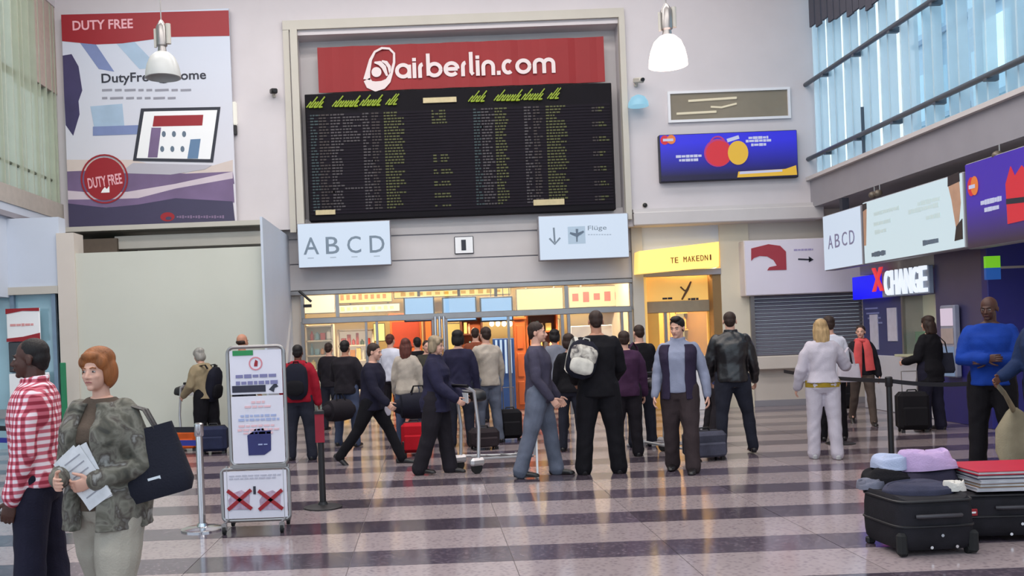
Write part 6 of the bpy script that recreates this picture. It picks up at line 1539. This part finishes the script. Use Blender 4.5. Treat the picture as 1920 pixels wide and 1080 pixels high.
cloth_heap('white_tissue', 'small crumpled white cloth between the two black suitcases', 'cloth', Vector((SX_ + .33, SY_ + .22, h1 + .01)), .16, .13, .06, fabric('cloth_offwhite', (200, 194, 188), .08), 5)
cloth_heap('camera_strap', 'grey strap bundle at the left edge of the luggage pile', 'strap', Vector((SX_ - .16, SY_ + .48, h1)), .2, .14, .06, fabric('cloth_ash', (110, 110, 124), .3), 8)
# stack of folders, red one on top
for k, (c_, lb, nm) in enumerate((((180, 176, 186), 'pale folder at the bottom of the folder stack on the second suitcase', 'folder_pale'), ((120, 92, 62), 'tan folder just above the pale one on the second suitcase', 'folder_tan'), ((168, 166, 176), 'grey folder in the middle of the folder stack', 'folder_grey'), ((40, 38, 60), 'navy folder right under the red one', 'folder_navy'), ((178, 20, 44), 'bright red folder on top of the luggage at the right edge', 'folder_red'))):
    th_ = .028; o = thing('folder', lb, 'folder', Vector((SX_ + .93 + .008 * (k % 2), SY_ + .58, h2 + .01 + k * (th_ + .002))), math.radians(-4 + 2 * (k % 3)))
    mt = mat(nm, c_, .45, 0, .05, 6); bx(-.36, .36, -.27, .27, 0, .005).build('cover', mt, o); bx(-.36, .36, -.27, .27, th_ - .005, th_).build('cover', mt, o); bx(.35, .36, -.27, .27, 0, th_).build('spine', mt, o)
    bx(-.35, .34, -.26, .26, .006, th_ - .006).build('sheets', PAP, o)

# ---- barrier posts and belts
def barrier(label, p, m1, chrome, belts, group=None, ph=.98):
    o = thing('barrier_post', label, 'barrier', p, 0, group)
    mb = MB(); mb.lathe([(.0, 0), (.19, 0), (.19, .012), (.16, .022), (.05, .034), (.04, .06), (.0, .06)], n=30, closed=False); mb.build('base', m1, o, True)
    mb = MB(); mb.cyl((0, 0, .04), (0, 0, ph - .08), .032, 18); mb.build('pole', m1, o, True)
    mb = MB(); mb.lathe([(.036, ph - .12), (.042, ph - .11), (.042, ph - .01), (.03, ph), (.0, ph)], n=18, closed=False); mb.build('head', m1, o, True)
    for (q_, z_, m_, sag) in belts:
        P0 = Vector((0, 0, z_)); P1 = Vector((q_[0] - p[0], q_[1] - p[1], z_)); n = 10; rings = []
        d_ = (P1 - P0).normalized(); nn = Vector((-d_.y, d_.x, 0)) * .003
        for k in range(n + 1):
            t = k / n; c_ = P0.lerp(P1, t) - Vector((0, 0, sag * 4 * t * (1 - t))); rings.append([c_ + nn + Vector((0, 0, -.025)), c_ - nn + Vector((0, 0, -.025)), c_ - nn + Vector((0, 0, .025)), c_ + nn + Vector((0, 0, .025))])
        mb = MB(); mb.loft(rings); mb.build('belt', m_, o)
    return o
BB = mat('belt_black', (24, 22, 30), .8, 0, .1, 10); BLB = mat('belt_blue', (34, 42, 130), .7, 0, .1, 10)
pc_ = ground(380, 993); lft = Vector((-4.6, pc_.y + 1.2, 0))
zt1 = atX(380, 797, pc_.x).z if False else CH - (uv(377, 797)[1]) * pc_.y / F
barrier('chrome barrier post with black and blue belts in front of the notice stand', pc_, M_chrome, True, [(lft, zt1 - .04, BB, .01), (lft, zt1 - .16, BLB, .01)], ph=zt1 + .02)
pb = ground(606, 952); ph_ = CH - uv(606, 768)[1] * pb.y / F
barrier('black barrier post with a dark red patch right of the notice stand', pb, M_black, False, [], ph=ph_)
o = thing('hanging_belt', 'dark red belt end hanging from the top of the black barrier post', 'belt', pb + Vector((0, 0, ph_ - .3)))
bx(-.045, .045, -.05, -.042, -.02, .27).build('webbing', mat('belt_red', (140, 22, 44), .7, 0, .08, 8), o); bx(-.05, .05, -.056, -.04, .26, .29).build('clip', M_black, o)
pr = ground(1672, 860); ph_ = CH - uv(1667, 706)[1] * pr.y / F
e1 = Vector((at(1856, 735, 11.0).x + .3, 11.0, 0)); e2 = Vector((pr.x - .05, pr.y + 3.2, 0))
barrier('black barrier post with belts to both sides in front of the exchange booth', pr, M_black, False, [(e1, ph_ - .05, BB, .06), (e2, ph_ - .05, BB, .03)], ph=ph_)
p2 = ground(1574, 842) 
barrier('slim black barrier post behind the white trousers', ground(1576, 832), M_black, False, [], ph=.92)
pl_ = ground(-40, 905)
barrier('black barrier post receiving the belt beyond the left edge', lft, M_black, False, [], ph=zt1 + .03)

# ---- rolling notice stand
nb = ground(486, 992); Yn = nb.y
o = thing('notice_stand', 'white rolling notice stand with two posters, a blue case picture and red crosses', 'notice stand', nb)
pl = lambda px, py: (at(px, py, Yn).x - nb.x, at(px, py, Yn).z)
MT = M_steel
def frame_loop(mb, c4, r, cr=.06):
    (x0, z0), (x1, z1) = c4; pts = []
    for cx_, cz_, a0 in ((x1 - cr, z1 - cr, 0), (x0 + cr, z1 - cr, 90), (x0 + cr, z0 + cr, 180), (x1 - cr, z0 + cr, 270)):
        for k in range(5): a = math.radians(a0 + k * 22.5); pts.append((cx_ + cr * math.cos(a), 0, cz_ + cr * math.sin(a)))
    pts.append(pts[0]); mb.tube(pts, r, 8); return mb
ua, ub = pl(430, 770)[0], pl(536, 770)[0]; uz0, uz1 = pl(484, 872)[1], pl(478, 650)[1]
mb = MB(); frame_loop(mb, ((ua, uz0), (ub, uz1)), .016); mb.build('upper_frame', MT, o, True)
la, lb_ = pl(417, 930)[0], pl(543, 930)[0]; lz0, lz1 = pl(480, 975)[1], pl(480, 878)[1]
mb = MB(); frame_loop(mb, ((la, lz0), (lb_, lz1)), .016, .04); mb.build('lower_frame', MT, o, True)
NP = mat('notice_paper', (216, 212, 222), .35, 0, .02, 4)
m1z = pl(484, 741)[1]
bx(ua + .02, ub - .02, -.008, .008, m1z + .012, uz1 - .03).build('upper_poster', NP, o)
bx(ua + .02, ub - .02, -.008, .008, uz0 + .02, m1z - .006).build('middle_poster', NP, o)
bx(la + .02, lb_ - .02, -.012, .004, lz0 + .02, lz1 - .02).build('lower_poster', NP, o)
bx(ua + .01, ub - .01, -.02, .02, uz0 - .02, uz0 + .01).build('crossbar', MT, o)
bx(ua + .05, (ua + ub) / 2 - .02, -.014, -.008, uz1 - .075, uz1 - .03).build('green_label', mat('label_green', (30, 128, 70), .5, 0, .03, 5), o)
wN = ub - ua
bx(ua + .035, ua + wN * .66, -.013, -.008, m1z + .03, m1z + .09).build('dark_strip', mat('strip_ink', (36, 34, 52), .5, 0, .1, 8), o)
mb = MB(); polyline_strip(mb, [(ua + wN * .76, m1z + .035), (ua + wN * .80, m1z + .07), (ua + wN * .86, m1z + .09)], [.05, .03, .045], -.013, -.008); mb.build('print_telephone', INK, o)
mb = MB(); c_ = ((ua + ub) / 2 + .0, uz1 - .15); polyline_strip(mb, disc_pts(c_[0], c_[1], .055, .055, 20) + [(c_[0] + .055, c_[1])], .012, -.012, -.008); mb.build('print_seal', mat('print_pinkish', (205, 130, 140), .5, 0, 0), o)
mb = MB(); mb.prism([(c_[0] - .015, c_[1] - .025), (c_[0] + .015, c_[1] - .025), (c_[0] + .02, c_[1] + .02), (c_[0], c_[1] + .035), (c_[0] - .012, c_[1])], -.012, -.008); mb.build('print_seal_mark', RED, o)
idt = lambda a_, b_: (a_, b_)
BL_ = mat('print_violet_grey', (120, 118, 158), .5, 0, 0); BL2_ = mat('print_soft_blue', (160, 170, 205), .5, 0, 0); PKK = mat('print_soft_pink', (220, 180, 186), .5, 0, 0)
text_bars(o, idt, [(ua + .07, ub - .06, uz1 - .26), (ua + .07, ub - .06, uz1 - .32)], BL_, -.008, .035, n=5)
text_bars(o, idt, [(ua + .2, ub - .18, m1z - .06), (ua + .14, ub - .12, m1z - .10)], PKK, -.008, .022, n=4)
text_bars(o, idt, [(ua + .10, ub - .06, m1z - .18), (ua + .08, ub - .06, m1z - .215)], BL2_, -.008, .024, n=4)
text_bars(o, idt, [(ua + .08, ub - .08, m1z - .27), (ua + .07, ub - .06, m1z - .305), (ua + .12, ub - .12, m1z - .335)], PKK, -.008, .02, n=4)
a_ = pl(465, 810); b_ = pl(509, 852); cs = mat('print_case_blue', (38, 40, 96), .5, 0, .1, 8)
mb = MB(); mb.prism([(a_[0], b_[1]), (b_[0] - .06, b_[1]), (b_[0], b_[1] + .04), (b_[0] + .005, a_[1] + .01), (a_[0] + .04, a_[1] + .0), (a_[0] - .005, a_[1] - .03)], -.014, -.008); mb.build('print_case', cs, o)
mb = MB(); xm_ = (a_[0] + b_[0]) / 2; mb.prism([(xm_ - .05, a_[1]), (xm_ + .05, a_[1] + .005), (xm_ + .04, a_[1] + .03), (xm_ - .04, a_[1] + .025)], -.014, -.008); mb.build('print_case_handle', BL_, o)
text_bars(o, idt, [(a_[0] + .09, b_[0] - .03, (a_[1] + b_[1]) / 2 - .01)], BL2_, -.014, .012, n=3)
for (px_a, px_b) in ((430, 470), (488, 528)):
    q0, q1 = pl(px_a, 955), pl(px_b, 918); cxx = (q0[0] + q1[0]) / 2; czz = (q0[1] + q1[1]) / 2; r_ = .105
    mb = MB(); mb.prism([(cxx - .09, czz - .085), (cxx + .08, czz - .09), (cxx + .09, czz + .04), (cxx + .02, czz + .085), (cxx - .06, czz + .06), (cxx - .1, czz)], -.018, -.012); mb.build('print_figure', mat('print_dusky', (176, 150, 170), .5, 0, .25, 30), o)
    for s_ in (1, -1): mb = MB(); polyline_strip(mb, [(cxx - r_, czz - s_ * .085), (cxx + r_, czz + s_ * .085)], .032, -.024, -.018); mb.build('red_cross_bar', RED, o)
mb = MB(); xx = pl(478, 925)[0]; zz_ = pl(478, 925)[1]; mb.box((xx, -.015, zz_ + .03), (.022, .006, .07)); mb.build('print_exclamation', INK, o)
text_bars(o, idt, [(la + .07, lb_ - .07, lz1 - .06), (la + .07, lb_ - .09, lz1 - .085)], mat('print_haze', (178, 176, 190), .5, 0, 0), -.012, .014, n=4)
for sx in (-1, 1):
    xw = (la + lb_) / 2 + sx * (lb_ - la) * .42
    mb = MB(); mb.tube([(xw, 0, uz0), (xw, 0, .1)], .013, 8); mb.tube([(xw, -.2, .09), (xw, .2, .09)], .012, 8); mb.build('foot_bar', MT, o, True)
    for sy in (-1, 1):
        mb = MB(); mb.cyl((xw - .014, sy * .19, .035), (xw + .014, sy * .19, .035), .035, 14); w_ = mb.build('caster', M_rubber, o, True)
        mb = MB(); mb.box((xw, sy * .19, .065), (.045, .03, .05)); mb.build('caster_fork', MT, w_)
mb = MB(); mb.tube([(ua, 0, uz0), (ua, 0, lz1)], .013, 8); mb.tube([(ub, 0, uz0), (ub, 0, lz1)], .013, 8); mb.build('uprights', MT, o, True)

# ---- airport luggage trolleys
def luggage_trolley(label, p, rz, group=None):
    o = thing('luggage_trolley', label, 'trolley', p, rz, group)
    T1 = mat('trolley_silver', (190, 188, 190), .3, .6, .04, 5)
    for sy in (-.2, .2):
        mb = MB(); mb.tube([(-.02, sy, .16), (.0, sy, .55), (-.05, sy, .98), (-.16, sy * .9, 1.05)], .021, 10); mb.build('upright', T1, o, True)
        mb = MB(); mb.tube([(-.02, sy, .17), (.45, sy * .8, .14), (.85, sy * .5, .12)], .018, 10); mb.build('side_rail', T1, o, True)
        mb = MB(); mb.cyl((-.05, sy - .02, .07), (-.05, sy + .02, .07), .07, 18); mb.build('wheel', M_rubber, o, True)
        mb = MB(); mb.box((-.04, sy, .14), (.2, .09, .1), None, .03); mb.build('wheel_guard', T1, o)
    mb = MB(); mb.tube([(-.16, -.24, 1.05), (-.16, .24, 1.05)], .02, 10); mb.build('handle_bar', M_black, o, True)
    mb = MB(); mb.tube([(-.05, -.2, .98), (-.05, .2, .98)], .014, 8); mb.build('cross_tube', T1, o, True)
    mb = MB(); soft_box(mb, (.08, 0, .92), (.2, .34, .16)); mb.build('basket', M_black, o, True)
    bx(-.09, -.08, -.12, .12, .84, .96).build('info_plate', WHT, o)
    for k in range(4): mb = MB(); x = .12 + k * .2; mb.tube([(x, -.18 + .03 * k, .155), (x, .18 - .03 * k, .155)], .01, 8); mb.build('deck_bar', T1, o, True)
    mb = MB(); mb.cyl((.82, -.015, .05), (.82, .015, .05), .05, 16); mb.build('front_wheel', M_rubber, o, True); mb = MB(); mb.box((.82, 0, .11), (.05, .06, .1)); mb.build('front_fork', T1, o)
    mb = MB(); mb.tube([(.86, -.12, .13), (.9, -.1, .3), (.9, .1, .3), (.86, .12, .13)], .013, 8); mb.build('front_stop', T1, o, True)
    return o
luggage_trolley('silver luggage trolley pushed by the woman in the navy coat', ground(884, 884) + Vector((.0, .0, 0)), math.radians(30))
luggage_trolley('silver luggage trolley standing between the man in the vest and the shop wall', ground(1244, 858) + Vector((0, .5, 0)), math.radians(-62))
luggage_trolley('silver luggage trolley in front of the person in the beige coat', ground(350, 840) + Vector((0, .2, 0)), math.radians(150))
o = thing('white_pole', 'thin white pole standing behind the legs of the man in the slate sweater', 'pole', ground(1010, 898) + Vector((0, .1, 0)))
mb = MB(); mb.cyl((0, 0, 0), (0, 0, .5), .014, 10); mb.build('shaft', WHT, o, True); mb = MB(); mb.cyl((0, 0, .5), (0, 0, .56), .02, 10); mb.build('grip', M_black, o, True)
bpy.context.view_layer.update()
